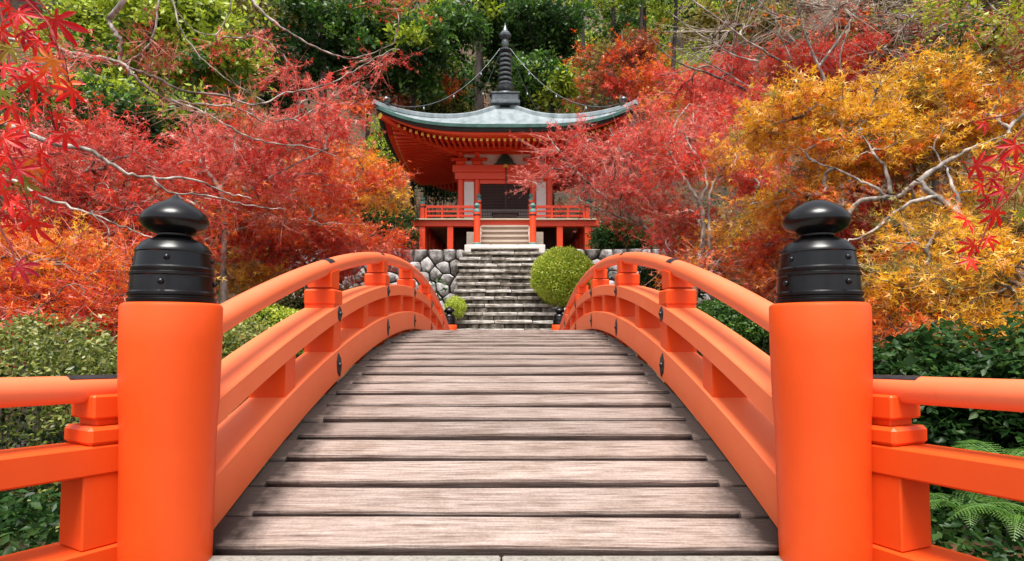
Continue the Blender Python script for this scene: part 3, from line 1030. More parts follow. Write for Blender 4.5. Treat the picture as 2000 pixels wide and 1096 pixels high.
# doors : dark lattice above, weathered lattice below
hb('door_back', -.87, .87, bf + .05, bf + .09, zf + .105, 5.96, M['underdark'])
for k in range(2):
    x0 = -.87 + k * .872
    d = link('door', None, hall, (0, 0, 0))
    for j in range(15):
        xx = x0 + .03 + j * .0575
        hb('lattice_bar', xx, xx + .022, bf + .005, bf + .035, 5.05, 5.955, M['darkwood'], par=d)
        hb('lattice_bar', xx, xx + .032, bf - .06, bf - .03, zf + .115, 5.0, M['greywood'], par=d)
    for j in range(9):
        zz = 5.06 + j * .105
        hb('lattice_rail', x0, x0 + .865, bf + .0355, bf + .049, zz, zz + .02, M['darkwood'], par=d)
    for zz in (zf + .11, zf + .30, 4.86, 5.0):
        hb('lattice_rail', x0, x0 + .865, bf - .068, bf - .0605, zz, zz + .04, M['greywood'], par=d)
    hb('door_rail', x0, x0 + .865, bf - .02, bf + .004, 5.0, 5.05, M['darkwood'], par=d)
hb('offertory_box', -.42, .42, bf - .75, bf - .32, zf + .001, zf + .30, M['darkwood'], bev=.01)
hb('offertory_lid', -.46, .46, bf - .79, bf - .28, zf + .301, zf + .34, M['darkwood'])
# bell rope
V, F = tubes([[(0.03, bf - .5, 6.5), (0.035, bf - .5, 5.8), (.03, bf - .5, 5.2), (.04, bf - .5, 4.95)]], [[.022, .02, .022, .028]], 8)
link('bell_rope', mesh_np('bell_rope', V - np.array(HC), F, M['darkwood']), hall)
lathe('bell', [(.02, .1), (.06, .09), (.085, .04), (.09, 0), (.02, -.01)], M['yellow'], hall, (0.03, bf - .5 - cy, 6.42 - HC[2]), 16)
# frieze : white plaster with green frog-leg strut
hb('frieze', -BW + .1, BW - .1, bf - .02, bf + .03, 6.605, 7.02, M['white'])
kv = [(-.42, 0), (-.30, .07), (-.24, .2), (-.12, .33), (0, .38), (.12, .33), (.24, .2), (.30, .07), (.42, 0)]
V = [(a, -.13, b) for a, b in kv] + [(a * .9, -.02, b) for a, b in kv]
m_ = len(kv)
F = [tuple(range(m_)), tuple(reversed(range(m_, 2 * m_)))] + [(i, m_ + i, m_ + (i + 1) % m_, (i + 1) % m_) for i in range(m_)]
link('frog_leg_strut', mesh_poly('frog_leg_strut', V, F, M['greencarve']), hall, (0, bf - .02 - cy, 6.606 - HC[2]))
for x in (-BW, -.98, .98, BW):
    hb('bearing_block', x - .17, x + .17, bf - .17, bf + .17, 6.61, 6.76, bev=.03)
    hb('bracket_arm', x - .36, x + .36, bf - .08, bf + .08, 6.765, 6.88, bev=.02)
    hb('bracket_arm', x - .075, x + .075, bf - .45, bf + .3, 6.885, 6.98, bev=.02)
hb('wall_plate', -BW - .5, BW + .5, bf - .1, bf + .1, 7.0, 7.16, bev=.01)
hb('wall_plate', -BW - .5, BW + .5, cy + BW - .1, cy + BW + .1, 7.0, 7.16)
for sx in (-1, 1):
    hb('wall_plate', sx * BW - .1, sx * BW + .1, bf + .105, cy + BW - .105, 7.0, 7.16)
hb('eave_purlin', -2.5, 2.5, bf - .55, bf - .42, 6.99, 7.13)

# ---- roof
RH = 4.02
def roof_z(u, v):
    """u, v in -1..1 ; top surface height above the world"""
    r = max(abs(u), abs(v)); c = 0 if r < 1e-6 else min(abs(u), abs(v)) / r
    rr = [0, .08, .3, .585, .82, 1]; zz = [9.42, 9.34, 8.60, 7.84, 7.43, 7.20]
    z = float(np.interp(r, rr, zz))
    # smooth the profile
    z = 7.20 + 2.24 * (1 - r) ** 1.28 - .10 * math.sin(math.pi * r) * (1 - .2 * r)
    z += .62 * (c ** 3.6) * max(0, (r - .25) / .75) ** 1.35
    return z
NR = 48
def roof_sheet(name, off, scale, mat, rmin=0.0, par=hall, inner=None):
    g_ = np.linspace(-1, 1, NR + 1)
    V = []; F = []
    for v in g_:
        for u in g_:
            V.append((u * RH * scale, v * RH * scale, roof_z(u, v) + off - HC[2]))
    for j in range(NR):
        for i in range(NR):
            a = j * (NR + 1) + i
            F.append((a, a + 1, a + NR + 2, a + NR + 1))
    return V, F
V, F = roof_sheet('roof', 0, 1, None)
n1 = len(V)
roof = link('roof', mesh_poly('roof', V, F, M['roof'], True, 30), hall)
# thick eave edge: stacked copper-green and dark bands
def eave_band(name, s0, s1, o0, o1, mat):
    ring = []
    g_ = np.linspace(-1, 1, NR + 1)
    loop = [(u, -1) for u in g_] + [(1, v) for v in g_[1:]] + [(u, 1) for u in g_[::-1][1:]] + [(-1, v) for v in g_[::-1][1:-1]]
    k = len(loop)
    V = []
    for s, o in ((s0, o0), (s1, o1), (s1 - .10, o1), (s0 - .10, o0)):
        for u, v in loop:
            V.append((u * RH * s, v * RH * s, roof_z(u, v) + o - HC[2]))
    F = []
    for q in range(4):
        for i in range(k):
            j = (i + 1) % k
            a = q * k; b = ((q + 1) % 4) * k
            F.append((a + i, b + i, b + j, a + j))
    return link(name, mesh_poly(name, V, F, mat, True, 30), roof)
eave_band('eave_edge', 1.002, 1.0, -.002, -.10, M['eave'])
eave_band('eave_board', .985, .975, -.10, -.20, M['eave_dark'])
eave_band('eave_lath', .955, .95, -.20, -.27, VM)
# soffit boards : from the eave in to the wall plate
def soffit():
    g_ = np.linspace(-1, 1, NR + 1)
    loop = [(u, -1) for u in g_] + [(1, v) for v in g_[1:]] + [(u, 1) for u in g_[::-1][1:]] + [(-1, v) for v in g_[::-1][1:-1]]
    k = len(loop); V = []; F = []
    lv = (1.0, .9, .8, .65, .5, .36)
    for s in lv:
        f = (1 - s) / (1 - .36)
        for u, v in loop:
            ze = roof_z(u, v) - .27
            V.append((u * RH * .95 * s / 1.0, v * RH * .95 * s, ze * (1 - f) ** 1.6 + (7.22) * (1 - (1 - f) ** 1.6) - HC[2]))
    for q in range(len(lv) - 1):
        for i in range(k):
            j = (i + 1) % k
            F.append((q * k + i, q * k + j, (q + 1) * k + j, (q + 1) * k + i))
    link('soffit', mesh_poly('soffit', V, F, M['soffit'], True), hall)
soffit()
# rafters with yellow-capped ends, three visible sides and the back
def lift_at(c): return .62 * abs(c) ** 3.6
raf_me = {}
NRAF = 37
for side in range(4):
    for k in range(NRAF):
        c = -0.93 + 1.86 * k / (NRAF - 1)
        x = c * RH * .9
        # underside heights at the tip and at the inner end
        rt, ri = .895, .46
        ze = 7.20 + .58 * abs(c) ** 3.6 - .33
        f = (1 - ri) / .64
        a = Vector((x, -RH * rt, ze - HC[2] - .02))
        ln = RH * (rt - max(ri, abs(c) * .9 * .95)) 
        zi = 7.13
        tt = ln / (RH * (rt - ri))
        b = Vector((x, -RH * rt + ln, (ze - .02) * (1 - tt) + zi * tt - HC[2]))
        h, w = .085, .07
        V = [(x + sx * w / 2, p.y, p.z + sz * h / 2) for p in (a, b) for sx, sz in ((-1, -1), (1, -1), (1, 1), (-1, 1))]
        F = [(0, 1, 2, 3), (7, 6, 5, 4), (0, 4, 5, 1), (1, 5, 6, 2), (2, 6, 7, 3), (3, 7, 4, 0)]
        o = link('rafter', mesh_poly('rafter', V, F, M['vermilion']), hall, rot=(0, 0, side * math.pi / 2))
        if side != 2:
            V, F = box_vf(.078, .012, .092, 0)
            link('rafter_cap', mesh_poly('rafter_cap', V, F, M['yellow']), o, (x, a.y - .0065, a.z))
# hip ridges and corner ornaments
for sx in (-1, 1):
    for sy in (-1, 1):
        ts = np.linspace(.06, 1.012, 40)
        fr = []
        pts = [Vector((sx * t * RH, sy * t * RH, roof_z(min(t, 1), min(t, 1)) + .03 - HC[2] + (.02 if t > 1 else 0))) for t in ts]
        for i, p in enumerate(pts):
            tg = (pts[min(i + 1, len(pts) - 1)] - pts[max(i - 1, 0)]).normalized()
            A = Vector((0, 0, 1)).cross(tg).normalized(); B = tg.cross(A)
            fr.append((p, A, B))
        V, F = sweep_vf([(-.09, -.07), (.09, -.07), (.075, .05), (.03, .085), (-.03, .085), (-.075, .05)], fr)
        link('hip_ridge', mesh_poly('hip_ridge', V, F, M['roof'], True, 35), roof)
        q = .93
        lathe('corner_ornament', [(.10, 0), (.11, .03), (.05, .06), (.05, .09), (.11, .13), (.13, .18), (.11, .23), (.05, .26), (.002, .29)], M['spire'], roof,
              (sx * RH * q, sy * RH * q, roof_z(q, q) + .10 - HC[2]), 16)
        # black hip rafter below the corner with a white tip
        a = Vector((sx * RH * .965, sy * RH * .965, roof_z(1, 1) - .32 - HC[2])); b = Vector((sx * 1.6, sy * 1.6, 7.02 - HC[2]))
        mid = (a + b) / 2 - Vector((0, 0, .12))
        V, F = tubes([[a, mid * .5 + a * .5 + Vector((0, 0, -.02)), mid, b]], [[.11, .11, .11, .11]], 4)
        hr = link('hip_rafter', mesh_np('hip_rafter', V, F, M['vermilion']), hall)
        V, F = lathe_vf([(.10, -.01), (.10, .02)], 12)
        cp = link('tip_cap', mesh_poly('tip_cap', V, F, M['yellow']), hr, a + Vector((sx * .02, sy * .02, 0)))
        cp.rotation_euler = (R(90), 0, math.atan2(sy, sx) - math.pi / 2)
# ---- spire
spire = link('spire', None, hall, (0, 0, 0))
def sb(name, x, z0_, z1_, mat=M['spire'], bev=.02):
    return hb(name, -x, x, cy - x, cy + x, z0_, z1_, mat, spire, bev)
sb('spire_base', .56, 9.28, 9.40); sb('spire_base', .50, 9.402, 9.66); sb('spire_base', .55, 9.662, 9.72)
def sl(name, prof, z, mat=M['spire'], n=28):
    return lathe(name, prof, mat, spire, (0, 0, z - HC[2]), n)
sl('bowl', [(.40, 0), (.38, .07), (.30, .15), (.18, .20)], 9.722)
sl('lotus', [(.16, 0), (.22, .04), (.33, .13), (.36, .19), (.20, .20), (.14, .24)], 9.92)
sl('shaft', [(.07, 0), (.06, 1.9), (.04, 2.45)], 10.0)
for k in range(7):
    z = 10.20 + k * .185
    r = .275 - k * .009
    sl('ring', [(.08, -.02), (r * .8, -.035), (r, -.03), (r * 1.04, .0), (r * 1.04, .045), (r * .93, .065), (.08, .075)], z)
sl('crown', [(.08, 0), (.24, .01), (.25, .06), (.14, .10), (.09, .14)], 11.5)
sl('vase', [(.09, 0), (.13, .08), (.15, .2), (.12, .33), (.07, .42)], 11.62)
sl('jewel', [(.06, 0), (.13, .02), (.23, .07), (.24, .14), (.17, .22), (.10, .30), (.09, .36), (.05, .44), (.015, .56), (.002, .64)], 12.02)
# chains with little wind bells from the crown to the roof corners
for sx in (-1, 1):
    for sy in (-1, 1):
        a = np.array((sx * .2, sy * .2, 11.52)); q = .9
        b = np.array((sx * RH * q, sy * RH * q, roof_z(q, q) + .16))
        ts = np.linspace(0, 1, 16)
        pts = np.array([a + (b - a) * t + np.array((0, 0, -1.25 * 4 * t * (1 - t) * .62)) for t in ts])
        for i, p in enumerate(pts):                       # never below the hip
            t = abs(p[0]) / RH
            pts[i, 2] = max(p[2], roof_z(t, t) + .2)
        pts = pts + np.array((0, cy, 0)) - np.array(HC)
        V, F = tubes([pts], [[.013] * 16], 6)
        c_ = link('chain', mesh_np('chain', V, F, M['spire']), hall)
        for k in (3, 7, 11):
            V, F = lathe_vf([(.008, .0), (.012, -.04), (.030, -.055), (.038, -.12), (.042, -.13)], 10)
            link('wind_bell', mesh_poly('wind_bell', V, F, M['spire'], True), c_, tuple(pts[k]))
# ---------------------------------------------------------------- vegetation builders
MIXES = {'pink': ['pinkpale', 'red', 'pinkpale', 'redorange', 'red'], 'red': ['pink', 'redorange', 'redorange', 'rust'], 'redorange': ['orange', 'red', 'orange', 'pink'],
         'orange': ['gold', 'redorange', 'gold', 'yellow'], 'gold': ['yellow', 'orange', 'yellow', 'olive'], 'green': ['dark', 'lime'], 'dark': ['green', 'bluegreen'],
         'bluegreen': ['green', 'dark'], 'lime': ['green', 'lime'], 'olive': ['rust', 'green'], 'rust': ['olive', 'redorange']}
def pt(p):
    return P(*p) if len(p) == 3 else np.array(p[1:])     # (px, py, depth)

def on_ground(px, d):
    p = P(px, 600, d); p[2] = float(ground_z(p[0], p[1])) - .12
    return p

def tree(name, label, cat, limbs, pads, seed, bark='bark', twig='twig_pink', group=None, base=None,
         leaf=.07, twl=.45, ntw=4, nlf=7, twr=.0052, up=.35, kind='maple', sweep=.35, bare=0, rt=.0065, gnarl=.10, droop=.0, thin=.68, per=9, spr=.36):
    """limbs: list of (points, r0, r1), points as (px, py, depth); pads: (px, py, depth, rx, ry, rdepth, tips, leafkey)"""
    g = np.random.default_rng(seed)
    pos = []; par = []; rad = []; dirs = []
    LB = Batch()
    b0 = None
    for li, (pts, r0, r1) in enumerate(limbs):
        W = [pt(p) for p in pts]
        if li == 0:
            if base is not None: W = [np.array(base, float)] + W
            b0 = W[0].copy()
        W = catmull(W, 6)
        if li == 0 or len(W) > 8:
            W[1:-1] += g.normal(size=W[1:-1].shape) * gnarl * .09
        rr = (r1 + (r0 - r1) * np.linspace(1, 0, len(W)) ** 1.2) * (1 + .05 * g.normal(size=len(W)))
        if li == 0: rr[0] *= 1.45; rr[1] *= 1.18
        V, F = tubes([W], [rr], 9)
        LB.add(V, F)
        for i in range(len(W)):
            pos.append(W[i]); rad.append(rr[i])
            par.append(len(pos) - 2 if i else -1)
            dirs.append((W[min(i + 1, len(W) - 1)] - W[max(i - 1, 0)]))
    nl = len(pos)
    cap = 6000
    total = int(sum(p[6] for p in pads) * 2.2) + 200
    PO = np.zeros((nl + total * 5 + 5, 3)); PO[:nl] = pos
    DI = np.zeros_like(PO); DI[:nl] = dirs
    DI[:nl] /= np.linalg.norm(DI[:nl], axis=1, keepdims=True) + 1e-9
    PA = list(par); cnt = nl
    # nodes of the trunk near the ground take no twigs
    pen = np.zeros(len(PO))
    pen[:nl] = 0
    att = []
    for (px, py, d, rx, ry, rd, n_, key) in pads:
        c = P(px, py, d)
        sz = np.array((S(rx, d), rd, S(ry, d)))
        m_ = max(2, int(n_ * thin / per))
        q = g.normal(size=(m_, 3)); q /= np.linalg.norm(q, axis=1, keepdims=True)
        q *= g.uniform(.05, 1, size=(m_, 1)) ** .42
        cc = c + q * sz
        # layered sprays: each a shallow tilted fan of twig tips
        for c1 in cc:
            k1 = key
            if key in MIXES and g.random() < .38: k1 = MIXES[key][int(g.integers(len(MIXES[key])))]
            rs_ = spr * g.uniform(.6, 1.35)
            tilt = g.normal(size=2) * .22
            nn_ = int(per * g.uniform(.6, 1.4))
            e = g.normal(size=(nn_, 2)) * rs_ * .55
            for ex, ey in e:
                att.append((c1 + np.array((ex, ey, ex * tilt[0] + ey * tilt[1] + g.normal() * .05)), k1))
    A = np.array([a for a, _ in att]); 
    dm = np.array([np.min(np.linalg.norm(PO[:nl] - a, axis=1)) for a in A])
    order = np.argsort(dm)
    paths = []; pkey = []; endn = []
    for oi in order:
        a = A[oi]
        dv = a - PO[:cnt]
        ds = np.linalg.norm(dv, axis=1)
        cosang = np.einsum('ij,ij->i', dv, DI[:cnt]) / (ds + 1e-6)
        cost = ds * (1.25 - .25 * cosang) + .5 * np.maximum(0, -cosang) * .3
        j = int(np.argmin(cost))
        s0 = PO[j]; dd = ds[j]
        if dd < .05: continue
        ctrl = s0 + DI[j] * dd * .35 + (a - s0) * .25 + g.normal(size=3) * dd * .09
        ctrl[2] += dd * .06
        ts = np.array([0, .25, .5, .75, 1.])[:, None]
        Q = (1 - ts) ** 2 * s0 + 2 * ts * (1 - ts) * ctrl + ts ** 2 * a
        Q[1:-1] += g.normal(size=(3, 3)) * dd * gnarl * .3
        prev = j; ids = [j]
        for k in range(1, 5):
            PO[cnt] = Q[k]; v = Q[k] - Q[k - 1]; DI[cnt] = v / (np.linalg.norm(v) + 1e-9)
            PA.append(prev); prev = cnt; ids.append(cnt); cnt += 1
        paths.append(ids); pkey.append(att[oi][1])
    c_ = np.ones(cnt) * 1e-6
    for ids in paths: c_[ids[-1]] += 1
    for k in range(cnt - 1, -1, -1):
        if PA[k] >= 0: c_[PA[k]] += c_[k]
    rn = np.minimum(rt * np.maximum(c_, .6) ** .36, rt * 4.2)
    paths = np.array(paths)
    PP = PO[paths]; RR = rn[paths].copy()
    RR[:, 0] = np.minimum(RR[:, 0], RR[:, 1] * 1.25)
    RR[:, 4] *= .7
    # a limb node as the first point: keep the twig's own thickness
    root = thing(name, label, cat, tuple(b0), group)
    LB.build('trunk', M[bark], root, True, b0)
    thick = RR[:, 1] > rt * 2.4
    BB_ = Batch()
    if thick.any():
        V, F = tubes(PP[thick], RR[thick], 6); BB_.add(V, F)
    if (~thick).any():
        V, F = tubes(PP[~thick], RR[~thick], 4); BB_.add(V, F)
    tag(BB_.build('branches', M[bark], root, True, b0), kind='stuff')
    # fine twigs
    np_ = len(paths)
    pi = np.repeat(np.arange(np_), ntw)
    t = g.uniform(.35, 1.0, size=len(pi)) * 4
    i0 = np.minimum(t.astype(int), 3); f = (t - i0)[:, None]
    s = PP[pi, i0] * (1 - f) + PP[pi, i0 + 1] * f
    dr = PP[pi, 4] - PP[pi, 2]; dr /= np.linalg.norm(dr, axis=1, keepdims=True) + 1e-9
    sw = g.normal(size=(len(pi), 3)) * sweep
    v = dr + sw; v[:, 2] -= droop; v /= np.linalg.norm(v, axis=1, keepdims=True)
    ln = twl * g.uniform(.5, 1.35, size=(len(pi), 1))
    bend = g.normal(size=(len(pi), 3)) * .14; bend[:, 2] += .05
    TW = np.stack([s, s + v * ln * .33 + bend * ln * .1, s + v * ln * .66 + bend * ln * .4, s + v * ln + bend * ln * .9], 1)
    TR = np.broadcast_to(np.array([1, .8, .6, .3]) * twr, (len(pi), 4))
    V, F = tubes(TW, TR, 3)
    Tb = Batch(); Tb.add(V, F); tag(Tb.build('twigs', M[twig], root, False, b0), kind='stuff')
    # leaves
    if nlf:
        keys = np.array([pkey[k] for k in range(np_)])
        for key in dict.fromkeys(pkey):
            if key is None: continue
            m_ = keys[pi] == key
            tw = TW[m_]; vv = v[m_]
            if len(tw) == 0: continue
            q = np.repeat(np.arange(len(tw)), nlf)
            tt = g.uniform(.1, 1.05, size=len(q)) * 3
            i0 = np.clip(tt.astype(int), 0, 2); f = (tt - i0)[:, None]
            w = tw[q, i0] * (1 - f) + tw[q, i0 + 1] * f + g.normal(size=(len(q), 3)) * leaf * .45
            V, F = leaves_vf(w, leaf * 1.45, kind, up, g, vv[q], .35)
            Cb = Batch(); Cb.add(V, F); tag(Cb.build('crown', L[key], root, False, b0), kind='stuff')
    return root

def blob_points(g, c, r, n_, shell=.35, lump=.16, flat=0):
    q = g.normal(size=(n_, 3)); q /= np.linalg.norm(q, axis=1, keepdims=True)
    ph = g.uniform(0, 6, 6)
    l_ = 1 + lump * (np.sin(q[:, 0] * 5 + ph[0]) * np.sin(q[:, 1] * 5 + ph[1]) + .7 * np.sin(q[:, 2] * 9 + ph[2] + q[:, 0] * 4) + .5 * np.sin(q[:, 0] * 13 + ph[3]) * np.sin(q[:, 2] * 12 + ph[4]))
    rr = l_ * (1 - shell * g.uniform(0, 1, n_) ** 1.6)
    return np.array(c) + q * rr[:, None] * np.array(r)

def shrub(name, label, cat, c, r, n_, key, leaf, seed, group=None, kind='oval', lump=.1, core=True, shell=.25, up=.3, zmin=None, nstem=14, corek='dark'):
    g = np.random.default_rng(seed)
    zg = float(ground_z(c[0], c[1]))
    b0 = np.array((c[0], c[1], zg))
    root = thing(name, label, cat, tuple(b0), group)
    w = blob_points(g, c, r, n_, shell, lump)
    w = w[w[:, 2] > zg - .05]
    V, F = leaves_vf(w, leaf, kind, up, g)
    B_ = Batch(); B_.add(V, F); tag(B_.build('foliage', L[key], root, False, b0), kind='stuff')
    # stems fanning up from the ground
    e = blob_points(g, c, np.array(r) * .8, nstem, .3, 0)
    s = np.array((c[0], c[1], zg - .05)) + g.normal(size=(nstem, 3)) * np.array((r[0] * .15, r[1] * .15, 0))
    mid = (s + e) / 2 + g.normal(size=(nstem, 3)) * .08 * r[0]
    T_ = np.stack([s, mid, e], 1)
    V, F = tubes(T_, np.broadcast_to(np.array((.016, .012, .005)) * min(1.5, max(.5, r[0])), (nstem, 3)), 5)
    B_ = Batch(); B_.add(V, F); tag(B_.build('stems', M['bark'], root, True, b0), kind='stuff')
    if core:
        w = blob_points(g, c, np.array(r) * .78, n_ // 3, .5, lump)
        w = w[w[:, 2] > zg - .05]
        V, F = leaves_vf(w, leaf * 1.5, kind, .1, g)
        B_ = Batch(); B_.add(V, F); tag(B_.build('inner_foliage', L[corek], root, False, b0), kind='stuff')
    return root

def fern(label, base, nfr, ln, seed):
    g = np.random.default_rng(seed)
    root = thing('fern', label, 'fern', tuple(base), 'ferns under the dark shrubs beside the right fence')
    zg = float(ground_z(base[0], base[1])) - base[2] - .03
    V, F = tubes([[(q * .012, .01 * q, zg), (q * .004, 0, zg * .5), (0, 0, .01)] for q in (-1, 0, 1)], [[.009, .007, .005]] * 3, 5)
    link('stem', mesh_np('stem', V, F, M['bark'], True), root)
    for k in range(nfr):
        a = 2 * math.pi * k / nfr + g.uniform(-.3, .3)
        l_ = ln * g.uniform(.75, 1.15)
        t = np.linspace(0, 1, 26)
        r_ = l_ * (t * .95); z = l_ * (.75 * t - .78 * t ** 2.2)
        rach = np.stack([r_ * math.cos(a), r_ * math.sin(a), z], 1)
        V, F = tubes([rach], [np.linspace(.004, .001, 26)], 4)
        B_ = Batch()
        B_.add(V, np.vstack([F[:, [0, 1, 2]], F[:, [0, 2, 3]]]))
        side = np.array((-math.sin(a), math.cos(a), 0))
        vs = []; fs = []
        for i in range(2, 26):
            w = l_ * .23 * math.sin(math.pi * min(1, (t[i] * .93 + .07)) ** .75) + .006
            tg = rach[i] - rach[i - 1]; tg /= np.linalg.norm(tg)
            for s in (-1, 1):
                # each pinna: a row of small lobes
                dirn = side * s * .94 + tg * .34 + np.array((0, 0, -.12 - .1 * g.random()))
                wd = tg * l_ * .016
                p0 = rach[i]; n0 = len(vs)
                nb = 5
                for q in range(nb):
                    f0 = q / nb; f1 = (q + 1) / nb
                    b0 = p0 + dirn * w * f0; b1 = p0 + dirn * w * f1
                    sc_ = (1 - f0) ** .6
                    n0 = len(vs)
                    vs += [b0, b0 * .35 + b1 * .65 + wd * sc_ * 1.2, b1, b0 * .35 + b1 * .65 - wd * sc_ * 1.2]
                    fs += [(n0, n0 + 1, n0 + 2), (n0, n0 + 2, n0 + 3)]
        B_.add(vs, fs)
        B_.build('frond', L['fernk'], root)
    return root
L['fernk'] = leaf_mat('fern_green', [(0, (.03, .09, .012)), (.5, (.10, .24, .03)), (1, (.24, .38, .06))])

# ---------------------------------------------------------------- undergrowth and far wood (uncountable masses)
def scatter_ground(name, key, x0, x1, y0, y1, n_, leaf, h, seed, kind='maple', cond=None, clump=.6, thr=-.1):
    g = np.random.default_rng(seed)
    x = g.uniform(x0, x1, n_); y = g.uniform(y0, y1, n_)
    ph = g.uniform(0, 6, 4)
    nz = np.sin(x * clump * 1.3 + ph[0] + np.sin(y * clump + ph[1])) + np.sin(y * clump * 1.7 + ph[2] + np.sin(x * clump * .8 + ph[3]))
    m = nz > thr
    if cond is not None: m &= cond(x, y)
    x, y, nz = x[m], y[m], nz[m]
    z = ground_z(x, y) + h * np.clip(nz - thr, 0, 1.5) * g.uniform(.1, 1, len(x)) ** .5
    V, F = leaves_vf(np.stack([x, y, z], 1), leaf, kind, .5, g)
    B_ = Batch(); B_.add(V, F)
    return tag(B_.build(name, L[key]), kind='stuff')

off_steps = lambda x, y: ((np.abs(x) > 1.45) | (y < 11.6)) & (((np.abs(x) > 3.3) & ((np.abs(x) > 6.8) | (y < 15.6) | (y > 18))) | (y > 25) | ((y < 15.6) & (np.abs(x) > 1.5))) & ((x / 8.2) ** 2 + ((y - 6.8) / 4.7) ** 2 > 1) & (y > 3.0)
scatter_ground('dark_undergrowth', 'dark', -30, 30, 3, 34, 60000, .16, 1.1, 11, 'oval', off_steps, .7, -.6)
scatter_ground('fallen_maple_leaves', 'redorange', -13, 13, 3, 20, 26000, .07, .03, 12, 'maple', off_steps, .9, -.9)
scatter_ground('low_green_scrub', 'green', -30, 30, 12, 40, 26000, .17, 1.3, 13, 'oval', off_steps, .5, .3)
scatter_ground('rust_scrub', 'rust', -30, 30, 14, 46, 22000, .17, 1.5, 14, 'maple', off_steps, .45, .2)

scatter_ground('ivy_ground_cover', 'bluegreen', -4.6, 4.6, .2, 3.6, 60000, .05, .12, 15, 'oval', lambda x, y: (np.abs(x) > 1.5) & (np.abs(x) > 1.25 + (2 - y) * .52), 1.6, -1.9)
def far_wood(name, key, spots, leaf, seed, per, kind='oval'):
    g = np.random.default_rng(seed)
    B_ = Batch()
    for (px, d, h, r) in spots:
        b = on_ground(px, d)
        k = 7
        for q in range(k):
            c = b + np.array((g.normal() * r * .55, g.normal() * r * .5, h * g.uniform(.25, 1)))
            w = blob_points(g, c, np.array((r * .6, r * .6, r * .42)), per // k, .5, .2)
            V, F = leaves_vf(w, leaf, kind, .5, g); B_.add(V, F)
    return tag(B_.build(name, L[key]), kind='stuff')
g0 = np.random.default_rng(2)
far_wood('far_evergreen_wood', 'dark', [(x + g0.uniform(-40, 40), g0.uniform(40, 58), g0.uniform(8, 14), g0.uniform(2.5, 4)) for x in np.linspace(-250, 2250, 26)], .42, 21, 1700)
far_wood('far_green_wood', 'green', [(x + g0.uniform(-60, 60), g0.uniform(36, 52), g0.uniform(7, 12), g0.uniform(2, 3.4)) for x in np.linspace(-200, 2200, 17)], .36, 22, 1500)
far_wood('far_lime_wood', 'lime', [(x, d, h, r) for x, d, h, r in ((180, 34, 6, 2.2), (1160, 44, 9, 2.6), (1230, 46, 9, 3), (1300, 44, 10, 2.6), (1380, 45, 9, 2.5), (60, 36, 7, 2.4), (1980, 34, 7, 2.4))], .28, 23, 2200)

# ---------------------------------------------------------------- background trees, one by one
def wood_tree(label, px, d, top, trunk_r, pads, seed, bark='bark_dark', leaf=.16, kind='oval', name='tree', group='trees on the hillside behind the hall', lean=0, ntw=5, nlf=9, cat='tree', twl=.7, tips_rt=.012):
    b = on_ground(px, d)
    tp = P(px + lean, top, d)
    mid = (b + tp) / 2 + np.array((.15, .1, 0))
    return tree(name, label, cat, [([('w', *mid), ('w', *tp)], trunk_r, trunk_r * .45)], pads, seed, bark, 'bark_dark', group, base=b,
                leaf=leaf, twl=twl, ntw=ntw, nlf=nlf, twr=.008, kind=kind, rt=tips_rt, sweep=.6, gnarl=.06, thin=1.0, per=7, spr=.7)

wood_tree('lime green broadleaf tree at the upper left, behind the bare overhanging branches', 350, 23, -150, .14,
          [(330, 40, 20, 130, 60, 1.6, 190, 'lime'), (420, 110, 20, 90, 60, 1.5, 130, 'lime'), (300, 120, 20, 90, 40, 1.3, 80, 'lime'), (260, 150, 22, 90, 50, 1.4, 70, 'green'), (170, 60, 22.5, 100, 70, 1.5, 90, 'lime')], 31, leaf=.15)
wood_tree('dark green tree low on the left slope, above the pink-red maple', 250, 17, 120, .12,
          [(160, 200, 17, 130, 60, 1.4, 110, 'green'), (320, 220, 17, 120, 50, 1.4, 110, 'green'), (250, 260, 16.5, 120, 40, 1.2, 70, 'dark'), (60, 300, 16, 100, 60, 1.3, 50, 'green'), (400, 250, 17.5, 80, 40, 1.2, 50, 'dark')], 32, leaf=.12)
wood_tree('tall cedar with a pale grey trunk left of the hall roof, dark foliage', 622, 24, -260, .22,
          [(590, 40, 24, 90, 50, 1.7, 90, 'bluegreen'), (540, 150, 24, 90, 60, 1.5, 80, 'dark'), (650, 120, 25, 80, 70, 1.6, 70, 'dark'), (500, 40, 25, 90, 60, 1.6, 70, 'olive')], 33, 'bark_cedar')
wood_tree('bright green tree between the pale cedar trunk and the bronze spire', 800, 25, -80, .13,
          [(740, 60, 24, 70, 50, 1.4, 110, 'green'), (820, 90, 24, 80, 50, 1.4, 120, 'green'), (870, 40, 24.5, 80, 40, 1.4, 90, 'green'), (780, 150, 25, 90, 40, 1.3, 60, 'bluegreen')], 34, leaf=.16)
wood_tree('dark cedar trunk directly left of the bronze spire', 930, 28, -220, .30,
          [(880, 180, 28, 80, 50, 1.6, 60, 'dark'), (960, 60, 29, 90, 60, 1.8, 70, 'dark'), (1000, 150, 28.5, 60, 60, 1.3, 50, 'dark')], 35, 'bark_cedar', leaf=.2)
wood_tree('green evergreen with spreading sprays above and right of the bronze spire', 1070, 27, -120, .16,
          [(1060, 40, 26.5, 90, 50, 1.5, 130, 'bluegreen'), (1090, 110, 27, 80, 30, 1.4, 60, 'bluegreen'), (980, 20, 27, 70, 40, 1.2, 60, 'green')], 36)
wood_tree('small bright green tree just right of the bronze spire, above the roof', 1075, 25.5, 110, .08,
          [(1060, 150, 25, 50, 30, 1.1, 70, 'green'), (1110, 170, 25, 50, 28, 1.1, 60, 'lime')], 37)
